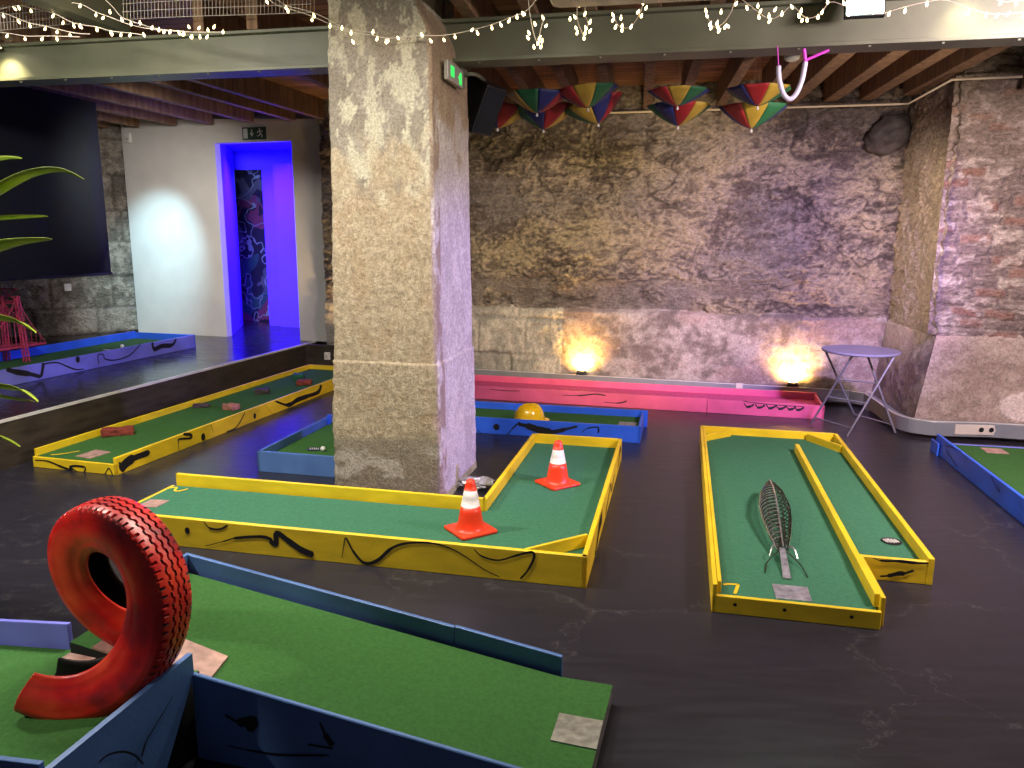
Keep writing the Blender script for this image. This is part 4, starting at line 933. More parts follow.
# ------------------------------------------------------------------ cones and helmet
def cone(c, rz, label, first=None):
    if first:
        r = first.copy(); S.collection.objects.link(r); r.location = c; r.rotation_euler.z = rz; r['label'] = label
        for ch in first.children: k = ch.copy(); S.collection.objects.link(k); k.parent = r
        return r
    t = thing('traffic_cone', label, 'cone', (0, 0, 0), 'traffic cones on the yellow lane')
    bm = NB(); R = .03; h = .092
    pts = []
    for cx, cy, a0 in ((h, h, 0), (-h, h, 90), (-h, -h, 180), (h, -h, 270)):
        for k in range(5): a = math.radians(a0+k*22.5); pts.append((cx+R*.6*math.cos(a), cy+R*.6*math.sin(a)))
    prism(bm, pts, 0.0, .016); obj('base', bm, 'orange', t, bevel=.005)
    prof = [(.088, .014), (.078, .022), (.071, .035), (.065, .07), (.058, .11), (.051, .143), (.051, .143), (.042, .19), (.034, .230), (.034, .230), (.0285, .262), (.024, .278), (.015, .287), (0, .290)]
    def mf(i): return 1 if i in (6, 7) else 0
    bm = NB(); lathe(bm, prof, 36, mfun=mf); obj('cone_body', bm, ['orange', 'cone_white'], t, smooth=True)
    t.location = c; t.rotation_euler.z = rz
    return t
c1 = cone((-.218, 3.885, .0915), math.radians(33), 'orange and white traffic cone standing at the front board, nearer the pillar')
cone((.297, 4.69, .0915), math.radians(33), 'orange and white traffic cone standing in the stem of the L, farther back', c1)
def helmet():
    c = V(.15, 6.345, .105); t = thing('hard_hat', 'yellow hard hat resting on the blue lane behind the yellow L', 'helmet', c)
    bm = NB(); R = Matrix.Rotation(.3, 3, 'Z'); nu, nv = 40, 14; rows = []
    for j in range(nv+1):
        ph = math.pi/2*j/nv; row = []
        for i in range(nu):
            th = 2*math.pi*i/nu; x, y = math.cos(th), math.sin(th); k = 1+.012*math.cos(8*th)*math.sin(ph*2)
            rr = math.cos(ph)**.75; z = .128*math.sin(ph)**.95
            ridge = .008*math.exp(-(y*rr*.105/.012)**2)*math.sin(ph)
            row.append(bm.verts.new(c+R @ V(x*rr*.132*k, y*rr*.108*k, .016+z+ridge)))
        rows.append(row)
    for a, b in zip(rows, rows[1:]):
        for i in range(nu): bm.faces.new((a[i], a[(i+1) % nu], b[(i+1) % nu], b[i]))
    bmesh.ops.remove_doubles(bm, verts=rows[-1], dist=.002)
    obj('shell', bm, 'helmet', t, smooth=True)
    bm = NB(); A = []
    for i in range(nu):
        th = 2*math.pi*i/nu; x, y = math.cos(th), math.sin(th); e = .010+.042*max(0, x)**2
        A.append([bm.verts.new(c+R @ V(x*(.130+k*e), y*(.106+k*e*.7), z)) for k, z in ((0, .022), (1, .012-.006*max(0, x)), (1, .006-.004*max(0, x)), (0, .012))])
    for i in range(nu):
        for k in range(4): bm.faces.new((A[i][k], A[(i+1) % nu][k], A[(i+1) % nu][(k+1) % 4], A[i][(k+1) % 4]))
    obj('brim', bm, 'helmet', t, smooth=True)
helmet()
bm = NB(); bmesh.ops.create_uvsphere(bm, u_segments=14, v_segments=8, radius=.02, matrix=Matrix.Translation((-1.385, 5.404, .109))); tag(obj('golf_ball', bm, 'white', smooth=True), 'white ball beside the hole in the steel blue end of the blue lane', 'ball')
bm = NB(); bmesh.ops.create_icosphere(bm, subdivisions=3, radius=1)
for v in bm.verts: q = v.co.copy(); k = 1+.5*noise.noise(q*2.3)+.25*noise.noise(q*6); v.co = V(q.x*.11*k, q.y*.07*k, .035+q.z*.036*k)
o = obj('crumpled_film', bm, 'cello'); o.location = (-.235, 4.86, .004); tag(o, 'crumpled clear plastic film lying at the foot of the pillar', 'litter')

# ------------------------------------------------------------------ wire basket fish
def fish():
    N0, T0 = V(1.365, 3.60, .115), V(1.60, 4.52, .175)
    t = thing('wire_fish_basket', 'fish-shaped wire basket standing on the yellow divided lane', 'basket', (1.48, 4.06, .077))
    d = (T0-N0); Lh = d.length; d.normalize(); sd = d.cross(V(0, 0, 1)).normalized(); uu = sd.cross(d)
    def P(f, th):
        prof = [(0, .028), (.08, .036), (.2, .056), (.4, .076), (.55, .083), (.75, .068), (.9, .036), (1, .006)]
        for (a, ra), (b, rb) in zip(prof, prof[1:]):
            if a <= f <= b: k = (f-a)/(b-a); r = ra+(rb-ra)*(k*k*(3-2*k)*.4+k*.6); break
        return N0+d*Lh*f+(sd*math.cos(th)*r+uu*math.sin(th)*r*.85)
    bm = NB()
    for i in range(1, 21):
        f = i/21; tube(bm, [P(f, 2*math.pi*k/18) for k in range(18)], .0026, 5, closed=True)
    obj('ribs', bm, 'dark_wire', t)
    bm = NB()
    for k in range(12): tube(bm, [P(i/24, 2*math.pi*k/12+.15) for i in range(25)], .0024, 5)
    obj('long_wires', bm, 'dark_wire', t)
    bm = NB()
    for k, r in ((math.pi/2, .0045), (math.pi, .0040), (0, .003)): tube(bm, [P(i/24, k) for i in range(25)], r, 6)
    for i in range(2, 21): f = i/22; tube(bm, [P(f, math.radians(88+a)) for a in range(0, 95, 12)], .0032, 5)
    obj('silver_frame', bm, 'silver_wire', t)['label'] = 'bright silver frame wires'
    bm = NB()
    for s in (-1, 1):
        tube(bm, smoothline([N0+d*.04+sd*s*.02, N0-d*.01+sd*s*.05+uu*.02, N0-d*.06+sd*s*.065-V(0, 0, .01)], 4), .004, 6)
    obj('gill_wire', bm, 'silver_wire', t)
    for s in (-1, 1):
        bm = NB(); q = N0-d*.02+sd*s*.02; e = q-d*.20+sd*s*.075; tube(bm, smoothline([q, q-d*.08+sd*s*.055-V(0, 0, .02), V(e.x, e.y, .080)], 5), .0028, 6); obj('leg', bm, 'dark_wire', t)
        bm = NB(); q = P(.55, math.radians(-60 if s > 0 else -120)); tube(bm, [q, V(q.x+sd.x*s*.02, q.y, .078)], .003, 6); obj('leg', bm, 'dark_wire', t)
    bm = NB(); a = N0+d*.02; e = V(1.300, 3.345, .079); w = sd*.014; hexa(bm, [a-w, a+w, e+w*1.3, e-w*1.3], [a-w+V(0, 0, .003), a+w+V(0, 0, .003), e+w*1.3+V(0, 0, .003), e-w*1.3+V(0, 0, .003)]); obj('tongue_ramp', bm, 'violet_plate', t)['label'] = 'flat pale metal tongue'
fish()

# ------------------------------------------------------------------ round bistro table
def bistro():
    tc = V(3.00, 6.50, 0); t = thing('bistro_table', 'round folding grey metal table standing in front of the right corner', 'table', tc)
    bm = NB(); lathe(bm, [(0, .700), (.300, .700), (.308, .694), (.314, .700), (.314, .712), (.308, .716), (0, .716)], 64, tc); obj('tabletop', bm, 'table', t, bevel=0)
    fA, fB, fC, fD = V(2.70, 6.68, .012), V(2.84, 6.25, .012), V(3.31, 6.38, .012), None
    tA = V(2.839, 6.297, 0.69); tB = V(3.171, 6.259, 0.69); tD = V(2.71, 6.516, 0.69); tC = tD+(tB-tA)*1.0; fD = fA+(fC-fB)
    def leg(f, p, m='table_leg'):
        bm = NB(); tube(bm, [f, p], .009, 8); return bm
    for f, p in ((fA, tA), (fB, tB), (fC, tC), (fD, tD)):
        l = obj('leg', leg(f, p), 'table_leg', t); bm = NB(); lathe(bm, [(0, 0), (.014, 0), (.014, .02), (.010, .026), (0, .026)], 12, (f.x, f.y, .0)); k = obj('foot_cap', bm, 'black', t); k.parent = l; k.matrix_parent_inverse = l.matrix_parent_inverse
    for a, b in ((fA.lerp(tA, .10), fB.lerp(tB, .10)), (fC.lerp(tC, .10), fD.lerp(tD, .10)), (fA.lerp(tA, .42), fB.lerp(tB, .42)), (fC.lerp(tC, .62), fD.lerp(tD, .62))):
        bm = NB(); tube(bm, [a, b], .006, 8); obj('crossbar', bm, 'table_leg', t)
    for a, b in ((tA, tB), (tC, tD)):
        bm = NB(); tube(bm, [a, b], .008, 8); obj('top_rail', bm, 'table_leg', t)
bistro()

# ------------------------------------------------------------------ umbrellas
def umbrella(tip, r, h, rot, colors, label, tilt=(0, 0)):
    h *= .86
    t = thing('toy_umbrella', label, 'umbrella', tip, 'rainbow umbrellas hung upside down')
    T = V(*tip); Rm = Matrix.Rotation(tilt[0], 3, 'X') @ Matrix.Rotation(tilt[1], 3, 'Y'); n = 8; nr = 7
    def P(ang, f):
        sag = 1-.10*(1-abs(((ang/(2*math.pi/n)) % 1)*2-1))**1 * f**2
        return T+Rm @ V(math.cos(ang)*r*f*sag, math.sin(ang)*r*f*sag, h*(f**1.35)+.004*(1-sag))
    for k in range(n):
        bm = NB(); G = [[bm.verts.new(P(rot+2*math.pi*(k+j/6)/n, i/nr if i else .02)) for j in range(7)] for i in range(nr+1)]
        for a, b in zip(G, G[1:]):
            for j in range(6): bm.faces.new((a[j], a[j+1], b[j+1], b[j]))
        o = obj('canopy_panel', bm, colors[k % 4], t, smooth=True); sm = o.modifiers.new('s', 'SOLIDIFY'); sm.thickness = .003
    bm = NB(); tube(bm, [T-Rm @ V(0, 0, .022), T+Rm @ V(0, 0, h*.9)], .0045, 8); bmesh.ops.create_uvsphere(bm, u_segments=10, v_segments=6, radius=.010, matrix=Matrix.Translation(T-Rm @ V(0, 0, .018))); obj('shaft', bm, 'white', t)
    bm = NB()
    for k in range(n): tube(bm, [P(rot+2*math.pi*k/n, .05+.95*i/5) for i in range(6)], .0022, 5)
    obj('ribs', bm, 'chrome', t)
    bm = NB(); tube(bm, [T+Rm @ V(0, 0, h*.85), V(T.x, T.y, 3.178)], .0007, 4); obj('hanging_string', bm, 'wire', t)
CY = ['u_red', 'u_yellow', 'u_green', 'u_blue']
# direction towards the camera decides which colours face us; rot chosen to match
ums = [((-0.128,6.459,2.513), .26, .19, 2.6, ['u_blue', 'u_red', 'u_yellow', 'u_green'], 'lower umbrella of the leftmost pair, right beside the black speaker'),
 ((0.174,6.043,2.568), .26, .17, 1.2, ['u_red', 'u_yellow', 'u_green', 'u_blue'], 'upper umbrella over the gap between the two left pairs, green and blue panels in front'),
 ((0.238,6.379,2.494), .28, .20, .4, ['u_yellow', 'u_green', 'u_blue', 'u_red'], 'lower umbrella in the left cluster with blue and red panels meeting at its tip'),
 ((0.551,5.961,2.594), .26, .17, 2.0, ['u_green', 'u_blue', 'u_red', 'u_yellow'], 'upper umbrella of the second pair with a yellow panel in front'),
 ((0.663,6.286,2.530), .26, .19, 1.0, ['u_blue', 'u_red', 'u_yellow', 'u_green'], 'lower umbrella of the second pair, tipped right, yellow and blue panels in front'),
 ((1.188,5.821,2.590), .245, .13, .0, ['u_yellow', 'u_green', 'u_blue', 'u_red'], 'upper umbrella of the pair left of the two right-hand ones, yellow in front'),
 ((1.267,6.154,2.497), .25, .17, .4, ['u_red', 'u_yellow', 'u_green', 'u_blue'], 'lower umbrella of the pair left of the two right-hand ones, red in front'),
 ((1.734,5.702,2.575), .25, .145, .2, ['u_red', 'u_yellow', 'u_green', 'u_blue'], 'upper umbrella of the rightmost pair, by the hanging white tube'),
 ((1.801,6.038,2.466), .26, .18, .1, ['u_yellow', 'u_green', 'u_blue', 'u_red'], 'lower umbrella of the rightmost pair, yellow panel in front')]
UTILT = [(0, .1), (0, 0), (0, 0), (0, -.1), (0, -.28), (0, 0), (0, 0), (0, 0), (0, 0)]
# front panel centre angle is -pi/2: panel k spans rot+k*45deg .. ; choose rot so that listed front colour sits there
FRONT = [(0, 0), (2, 1), (2, 1), (1, 0), (2, 0), (0, 0), (0, 0), (0, 1), (0, 0)]
for i, (tip, r, h, rot, cols, lab) in enumerate(ums):
    ph = [-2.05, -1.57, -1.57, -1.75, -2.2, -1.75, -1.60, -1.95, -1.8][i]     # angle where panel 0 is centred
    if i in (1, 2): ph = -1.57-math.pi/8
    up_ = i in (1, 3, 5, 7)
    cols = [['u_blue', 'u_red', 'u_yellow', 'u_green'], ['u_green', 'u_blue', 'u_red', 'u_yellow'], ['u_blue', 'u_red', 'u_yellow', 'u_green'], ['u_yellow', 'u_green', 'u_blue', 'u_red'],
            ['u_yellow', 'u_blue', 'u_red', 'u_green'], ['u_yellow', 'u_green', 'u_blue', 'u_red'], ['u_red', 'u_yellow', 'u_green', 'u_blue'], ['u_red', 'u_yellow', 'u_green', 'u_blue'], ['u_yellow', 'u_green', 'u_blue', 'u_red']][i]
    s = .92 if up_ else 1
    umbrella(tuple(tip), r*s, h*s, ph-math.pi/8, cols, lab, UTILT[i])

# ------------------------------------------------------------------ speaker, exit signs, sensors
def speaker():
    c = V(-.25, 5.62, 2.55); t = thing('loudspeaker', 'black box loudspeaker tilted down on a bracket at the pillar top', 'speaker', c)
    R = Matrix.Rotation(.95, 3, 'Z') @ Matrix.Rotation(.45, 3, 'X')
    bm = NB(); w1, w2, dd_, h = .115, .08, .11, .17
    lo = [c+R @ V(*p) for p in ((-w1, -dd_, -h), (w1, -dd_, -h), (w2, dd_, -h), (-w2, dd_, -h))]; hi = [c+R @ V(*p) for p in ((-w1, -dd_, h), (w1, -dd_, h), (w2, dd_, h), (-w2, dd_, h))]; hexa(bm, lo, hi); obj('cabinet', bm, 'black', t, bevel=.01)
    bm = NB(); lo = [c+R @ V(*p) for p in ((-w1+.012, -dd_-.006, -h+.015), (w1-.012, -dd_-.006, -h+.015), (w1-.012, -dd_+.004, -h+.015), (-w1+.012, -dd_+.004, -h+.015))]; hi = [p+R @ V(0, 0, 2*h-.03) for p in lo]; hexa(bm, lo, hi); obj('grille', bm, 'curtain', t, bevel=.003)
    bm = NB(); tube(bm, smoothline([(-.33, 5.15, 2.66), (-.25, 5.17, 2.67), c+R @ V(0, .02, h)], 4), .012); box(bm, (-.335, 5.13, 2.64), (.02, .08, .12), -.215); obj('wall_bracket', bm, 'steel', t)
speaker()
def exit_lit():
    n = F_P.ex.to_3d(); u = F_P.ey.to_3d(); P = lambda b, z, o: Vector((*F_P(-.005+0, 0), 0))+u*b+n*o+V(0, 0, z)
    c = P(.36, 2.60, .03); t = thing('exit_sign', 'small lit green exit sign on the right side of the pillar', 'sign', c)
    def q(bm, b0, b1, z0, z1, o0, o1, mi=0): hexa(bm, [P(b0, z0, o0), P(b1, z0, o0), P(b1, z0, o1), P(b0, z0, o1)], [P(b0, z1, o0), P(b1, z1, o0), P(b1, z1, o1), P(b0, z1, o1)], mi)
    bm = NB(); q(bm, .18, .50, 2.545, 2.655, -.01, .016); obj('sign_box', bm, 'sign_off', t, bevel=.004)
    bm = NB(); q(bm, .235, .305, 2.575, 2.635, .014, .018); obj('door_symbol', bm, 'sign_green', t)
    bm = NB(); q(bm, .41, .46, 2.560, 2.615, .014, .018); q(bm, .39, .42, 2.59, 2.60, .014, .018)
    bmesh.ops.create_uvsphere(bm, u_segments=10, v_segments=6, radius=.011, matrix=Matrix.Translation(P(.435, 2.620, .014))); obj('running_figure', bm, 'sign_green', t)['label'] = 'green glowing pictogram'
exit_lit()
def pic(parent, name, o, ux, uz, n, polys, m, off):
    bm = NB()
    for poly in polys:
        a = [bm.verts.new(o+ux*x+uz*z+n*off) for x, z in poly]; f = bm.faces.new(a); r = bmesh.ops.extrude_face_region(bm, geom=[f]); bmesh.ops.translate(bm, verts=[v for v in r['geom'] if isinstance(v, bmesh.types.BMVert)], vec=n*.002)
    return obj(name, bm, m, parent)
def exit_door():
    o = Vector((-3.302,9.684,2.783)); ux = V(math.cos(T_A), math.sin(T_A), 0); n = V(math.sin(T_A), -math.cos(T_A), 0); uz = V(0, 0, 1)
    t = thing('exit_sign', 'dark green emergency exit sign above the blue lit doorway', 'sign', o); W, H = .33, .145
    bm = NB(); hexa(bm, [o+n*.001, o+ux*W+n*.001, o+ux*W+n*.008, o+n*.008], [o+n*.001+uz*H, o+ux*W+n*.001+uz*H, o+ux*W+n*.008+uz*H, o+n*.008+uz*H]); obj('sign_plate', bm, 'sign_dark', t)
    door = [[(.015, .015), (.075, .015), (.075, .13), (.015, .13)]]
    arrow = [[(.128, .12), (.140, .12), (.140, .07), (.128, .07)], [(.108, .075), (.134, .035), (.160, .075), (.150, .082), (.134, .058), (.118, .082)]]
    man = [[(.243+.011*math.cos(a), .118+.011*math.sin(a)) for a in [k*math.pi/5 for k in range(10)]], [(.232, .104), (.250, .104), (.262, .070), (.245, .062)], [(.232, .104), (.212, .092), (.206, .072), (.214, .070), (.222, .086), (.238, .092)],
           [(.250, .100), (.272, .086), (.288, .094), (.284, .102), (.272, .096), (.256, .106)], [(.245, .066), (.262, .070), (.284, .048), (.276, .020), (.266, .022), (.270, .044)], [(.245, .064), (.254, .058), (.232, .036), (.204, .038), (.204, .046), (.228, .046)]]
    pic(t, 'door_symbol', o, ux, uz, n, door, 'sign_white', .0085); pic(t, 'arrow_symbol', o, ux, uz, n, arrow, 'sign_white', .0085); pic(t, 'running_figure', o, ux, uz, n, man, 'sign_white', .0085)
exit_door()
o = Vector((-4.911,10.147,3.047)); n = V(math.sin(T_A), -math.cos(T_A), 0)
t = thing('security_camera', 'small dark camera in the top left corner of the white wall', 'camera', o+n*.05)
bm = NB(); box(bm, o+n*.02+V(0, 0, -.0), (.08, .04, .05), T_A); obj('mount', bm, 'white', t, bevel=.004)
bm = NB(); bmesh.ops.create_uvsphere(bm, u_segments=16, v_segments=10, radius=.04, matrix=Matrix.Translation(o+n*.06+V(0, 0, -.02))); obj('dome', bm, 'black', t, smooth=True)
o = Vector((-4.916,10.148,2.852)); t = thing('motion_sensor', 'white motion sensor on the white wall under the small dark camera', 'sensor', o)
bm = NB(); box(bm, o+n*.02, (.09, .04, .12), T_A); obj('sensor_body', bm, 'white', t, bevel=.01)
bm = NB(); box(bm, o+n*.042+V(0, 0, -.02), (.05, .006, .04), T_A); obj('sensor_window', bm, 'socket', t)
t = thing('light_switch', 'small white switch box on the stage end beside the pillar', 'switch', (-2.234, 9.100, 0.217)); bm = NB(); box(bm, (-2.234, 9.100, 0.217), (.07, .03, .09), -.28); obj('switch_box', bm, 'white', t, bevel=.004)
bm = NB(); box(bm, (-2.239, 9.082, 0.217), (.03, .01, .045), -.28); obj('rocker', bm, 'socket', t)
bm = NB(); prism(bm, [onA(-2.5, -.12), onA(-1.3, -.12), onA(-1.3, -.04), onA(-2.5, -.04)], 0, .34); obj('trim_1', bm, 'stage_side', kind='structure')
sw = thing('wall_switch', 'small white switch on the stone wall just below the black screen', 'switch', (-5.75, 9.72, .98)); bm = NB(); box(bm, (-5.72, 9.84, .97), (.08, .03, .09), .61); obj('switch_plate', bm, 'white', sw, bevel=.004)

# smoke detector
q = (1.917,5.600,2.901); bm = NB(); t = thing('smoke_detector', 'white round smoke detector under the planks beside the hanging tube', 'detector', (q[0], q[1], 2.885))
lathe(bm, [(0, -.03), (.03, -.03), (.05, -.018), (.055, 0), (0, 0)], 24, (q[0], q[1], 2.885)); obj('detector_body', bm, 'white', t, smooth=True)
bm = NB(); lathe(bm, [(0, 0), (.02, 0), (.02, .24), (0, .24)], 10, (q[0], q[1], 2.885)); obj('drop_stem', bm, 'white', t)

# hanging tube
t = thing('hanging_tube', 'pale violet U-shaped tube hanging below the beam with magenta tape', 'tube', (1.562,4.541,2.420))
bm = NB(); tube(bm, smoothline([(1.489,4.557,2.604), (1.499,4.555,2.529), (1.523,4.550,2.459), (1.556,4.542,2.425), (1.591,4.535,2.451), (1.617,4.529,2.525), (1.628,4.526,2.620)], 6), .014, 12); obj('tube_body', bm, 'tube', t, smooth=True)
bm = NB(); tube(bm, [(1.628,4.526,2.620), (1.615,4.529,2.688)], .010); tube(bm, [(1.630,4.526,2.630), (1.744,4.501,2.678)], .008); tube(bm, [(1.489,4.557,2.604), (1.476,4.560,2.710)], .003); obj('tape', bm, 'magenta', t)['label'] = 'magenta tape ties'

# ------------------------------------------------------------------ air conditioner, lamps on the beam
t = thing('air_conditioner', 'cream ceiling air conditioner with a grille at the top edge of the picture', 'air conditioner', (.62, 3.6, 2.75))
FA = Frame((.189, 4.029), -.195)
bm = NB(); R = .05; pts = []
for cx, cy, a0 in ((.84-R, R, 0), (R, R, 90), (R, .84-R, 180), (.84-R, .84-R, 270)):
    for k in range(6): a = math.radians(a0+k*18); pts.append(FA(cx+R*math.cos(a), cy-R*math.sin(a)))
prism(bm, pts, 2.75, 2.94); obj('casing', bm, 'cream', t, bevel=.012)
bm = NB()
for k in range(38): a = .10+k*.0168; hexa(bm, [FA(a, .10, 2.744), FA(a+.008, .10, 2.744), FA(a+.008, .74, 2.744), FA(a, .74, 2.744)], [FA(a, .10, 2.751), FA(a+.008, .10, 2.751), FA(a+.008, .74, 2.751), FA(a, .74, 2.751)])
obj('grille', bm, 'socket', t)
def beamlamp(px, label, power, col, face, z=2.945):
    c = F_B(px, .07, z); t = thing('beam_spotlight', label, 'lamp', c, None)
    bm = NB(); tube(bm, [F_B(px, .0, z+.02), F_B(px, .07, z+.02), F_B(px, .07, z)], .006); obj('clamp_arm', bm, 'steel', t)
    bm = NB(); tube(bm, [F_B(px+.09, .0, z+.02), F_B(px+.09, .06, z-.005)], .006); obj('clamp_arm', bm, 'steel', t)
    bm = NB(); lathe(bm, [(.0, .04), (.03, .04), (.05, 0), (.046, 0), (.028, .03), (0, .03)], 24, F_B(px, .075, z-.05)); obj('lamp_housing', bm, 'cream', t)
    bm = NB(); lathe(bm, [(0, .004), (.045, .004)], 24, F_B(px, .075, z-.05)); obj('lamp_face', bm, face, t)
    light('beam_spot_light', 'SPOT', F_B(px, .085, z-.058), F_B(px, -.03, z-.26), power, col, .02, spot=95, blend=1)
beamlamp(2.83, 'small warm spotlight clamped on the beam at the right, lighting the beam', 7, (1, .80, .42), 'lamp_face', 2.99)
beamlamp(-3.29, 'small warm spotlight clamped on the beam at the far left', 26, (1, .82, .45), 'lamp_face', 2.955)
def flood():
    c = F_B(2.29, .14, 2.885); t = thing('floodlight', 'square white LED floodlight blazing on the beam near the top right', 'lamp', c)
    R = Matrix.Rotation(-.215, 3, 'Z') @ Matrix.Rotation(-.30, 3, 'X')
    def B(bm, cc, s): 
        q = [(-1, -1), (1, -1), (1, 1), (-1, 1)]; cc = V(*cc); C = V(*c)
        hexa(bm, [C+R @ (cc+V(x*s[0]/2, y*s[1]/2, -s[2]/2)) for x, y in q], [C+R @ (cc+V(x*s[0]/2, y*s[1]/2, s[2]/2)) for x, y in q])
    bm = NB(); B(bm, (0, .015, 0), (.20, .03, .17)); obj('lamp_housing', bm, 'black', t, bevel=.004)
    bm = NB(); B(bm, (0, -.004, 0), (.18, .006, .15)); obj('led_panel', bm, 'led', t)
    bm = NB(); tube(bm, [F_B(2.32, .10, 2.93), F_B(2.32, .02, 2.98)], .006); obj('bracket', bm, 'steel', t); bm = NB(); tube(bm, [F_B(2.52, .10, 2.93), F_B(2.52, .02, 2.98)], .006); obj('bracket', bm, 'steel', t)
    light('floodlight_beam', 'SPOT', V(*c)+R @ V(0, -.03, 0), V(*c)+R @ V(0, -1, -.3), 60, (.85, 1, .92), .06, spot=140, blend=.6)
flood()

# ------------------------------------------------------------------ wire net above the beam
def net():
    bm = NB(); x0, x1 = -3.35, 1.0
    zb = lambda a: 3.015+.012*math.sin(a*2.2)
    def P(a, z): return Vector(F_B(a, .09, z))
    a = -3.9; r = .0022
    while a < -.86:
        tube(bm, [P(a, zb(a)), P(a+.01, 3.17)], r, 4); a += .026
    for k in range(4):
        tube(bm, [P(-3.9+i*.12, zb(-3.9+i*.12)+k*.048) for i in range(26)], r, 4)
    o = obj('wire_net', bm, 'net'); tag(o, 'strip of square wire mesh hanging above the beam at top left', 'net'); o['kind'] = 'stuff'
    bm = NB(); G = []
    for i in range(9):
        G.append([bm.verts.new(P(-3.55+i*.035, 3.11+j*.02+.012*noise.noise(V(i*.7, j, 2)))+V(0, .03*noise.noise(V(i*.9, j*.8, 5)), 0)) for j in range(4)])
    for A_, B_ in zip(G, G[1:]):
        for j in range(3): bm.faces.new((A_[j], B_[j], B_[j+1], A_[j+1])).material_index = (hash((len(bm.faces))) % 2)
    MT['rag'] = mat('pale_blue_rag', (.25, .42, .60), .7, .4, 14, col2=(.75, .78, .80)); sd = obj('cloth_scrap', bm, ['rag', 'rag']); m_ = sd.modifiers.new('s', 'SOLIDIFY'); m_.thickness = .004
    tag(sd, 'pale blue and white cloth scrap caught in the wire mesh, top left corner', 'cloth')
net()

# ------------------------------------------------------------------ string lights
BULB = None
def string(label, wires, bulbs):
    global BULB
    t = thing('string_light', label, 'string lights', bulbs[0], 'warm string lights')
    bm = NB()
    for wv in wires: tube(bm, smoothline(wv, 4), .0022, 5)
    obj('wire', bm, 'wire', t, smooth=True)
    for b in bulbs:
        if BULB is None:
            bm = NB(); lathe(bm, [(0, -.012), (.004, -.010), (.0064, -.004), (.0062, .002), (.003, .008), (.0025, .014), (0, .014)], 10); BULB = obj('bulb', bm, 'bulb', None, smooth=True); o = BULB
        else: o = BULB.copy(); S.collection.objects.link(o)
        o.parent = t; o.matrix_parent_inverse = Matrix.Identity(4); o.location = Vector(b)-Vector(t.location); o.rotation_euler = (random.uniform(-.6, .6), random.uniform(-.6, .6), 0)
string('lit strand looping low over the wire mesh in the top left corner', [[(-3.308,5.063,3.003), (-3.142,5.027,2.977), (-3.037,5.004,2.938), (-2.962,4.987,2.911), (-2.859,4.965,2.889), (-2.778,4.947,2.868), (-2.657,4.921,2.840), (-2.555,4.899,2.829)],
   [(-3.325,5.067,2.888), (-3.133,5.025,2.862), (-3.007,4.997,2.839), (-2.887,4.971,2.833), (-2.783,4.948,2.828), (-2.625,4.914,2.816)]],
  [(-3.144,5.027,2.960), (-3.039,5.004,2.921), (-2.964,4.988,2.894), (-2.861,4.965,2.872), (-2.780,4.948,2.851), (-2.692,4.929,2.830), (-3.135,5.025,2.845), (-3.009,4.998,2.822), (-2.890,4.972,2.816), (-2.785,4.949,2.811)])
string('lit strand across the middle of the wire mesh at top left', [[(-3.311,5.064,2.980), (-3.055,5.008,3.013), (-2.944,4.984,2.995), (-2.795,4.951,2.959), (-2.657,4.921,2.896), (-2.503,4.887,2.866), (-2.411,4.867,2.839), (-2.286,4.840,2.822), (-2.194,4.820,2.807)]],
  [(-3.057,5.008,2.996), (-3.028,5.002,3.000), (-2.946,4.984,2.979), (-2.797,4.951,2.942), (-2.732,4.937,2.900), (-2.659,4.921,2.879), (-2.612,4.911,2.871), (-2.505,4.888,2.849), (-2.412,4.867,2.828), (-2.618,4.912,2.877), (-2.504,4.888,2.855), (-2.406,4.866,2.822), (-2.347,4.853,2.814), (-2.287,4.840,2.811), (-2.194,4.820,2.807)])
string('longest lit strand running down from the mesh to the beam left of the pillar', [[(-2.939,4.982,3.085), (-2.779,4.948,3.026), (-2.604,4.909,3.000), (-2.501,4.887,2.950), (-2.410,4.867,2.917), (-2.275,4.837,2.866), (-2.139,4.808,2.837), (-2.023,4.782,2.821), (-1.888,4.753,2.809), (-1.767,4.727,2.803), (-1.685,4.709,2.799)],
   [(-2.494,4.885,3.071), (-2.390,4.863,2.977), (-2.330,4.849,2.913), (-2.215,4.824,2.869), (-2.093,4.798,2.835), (-1.932,4.763,2.817)]],
  [(-2.781,4.948,3.015), (-2.605,4.910,2.989), (-2.503,4.887,2.933), (-2.457,4.877,2.914), (-2.407,4.866,2.945), (-2.332,4.850,2.897), (-2.274,4.837,2.872), (-2.214,4.824,2.874), (-2.138,4.808,2.843), (-2.094,4.798,2.830), (-2.062,4.791,2.817), (-2.023,4.782,2.815), (-1.965,4.770,2.807), (-1.934,4.763,2.800), (-1.890,4.753,2.782), (-1.899,4.755,2.837), (-1.835,4.741,2.828), (-1.779,4.729,2.815), (-1.740,4.721,2.829), (-1.685,4.709,2.799), (-1.940,4.764,2.800), (-1.884,4.752,2.781), (-1.833,4.741,2.779), (-1.788,4.731,2.777)])
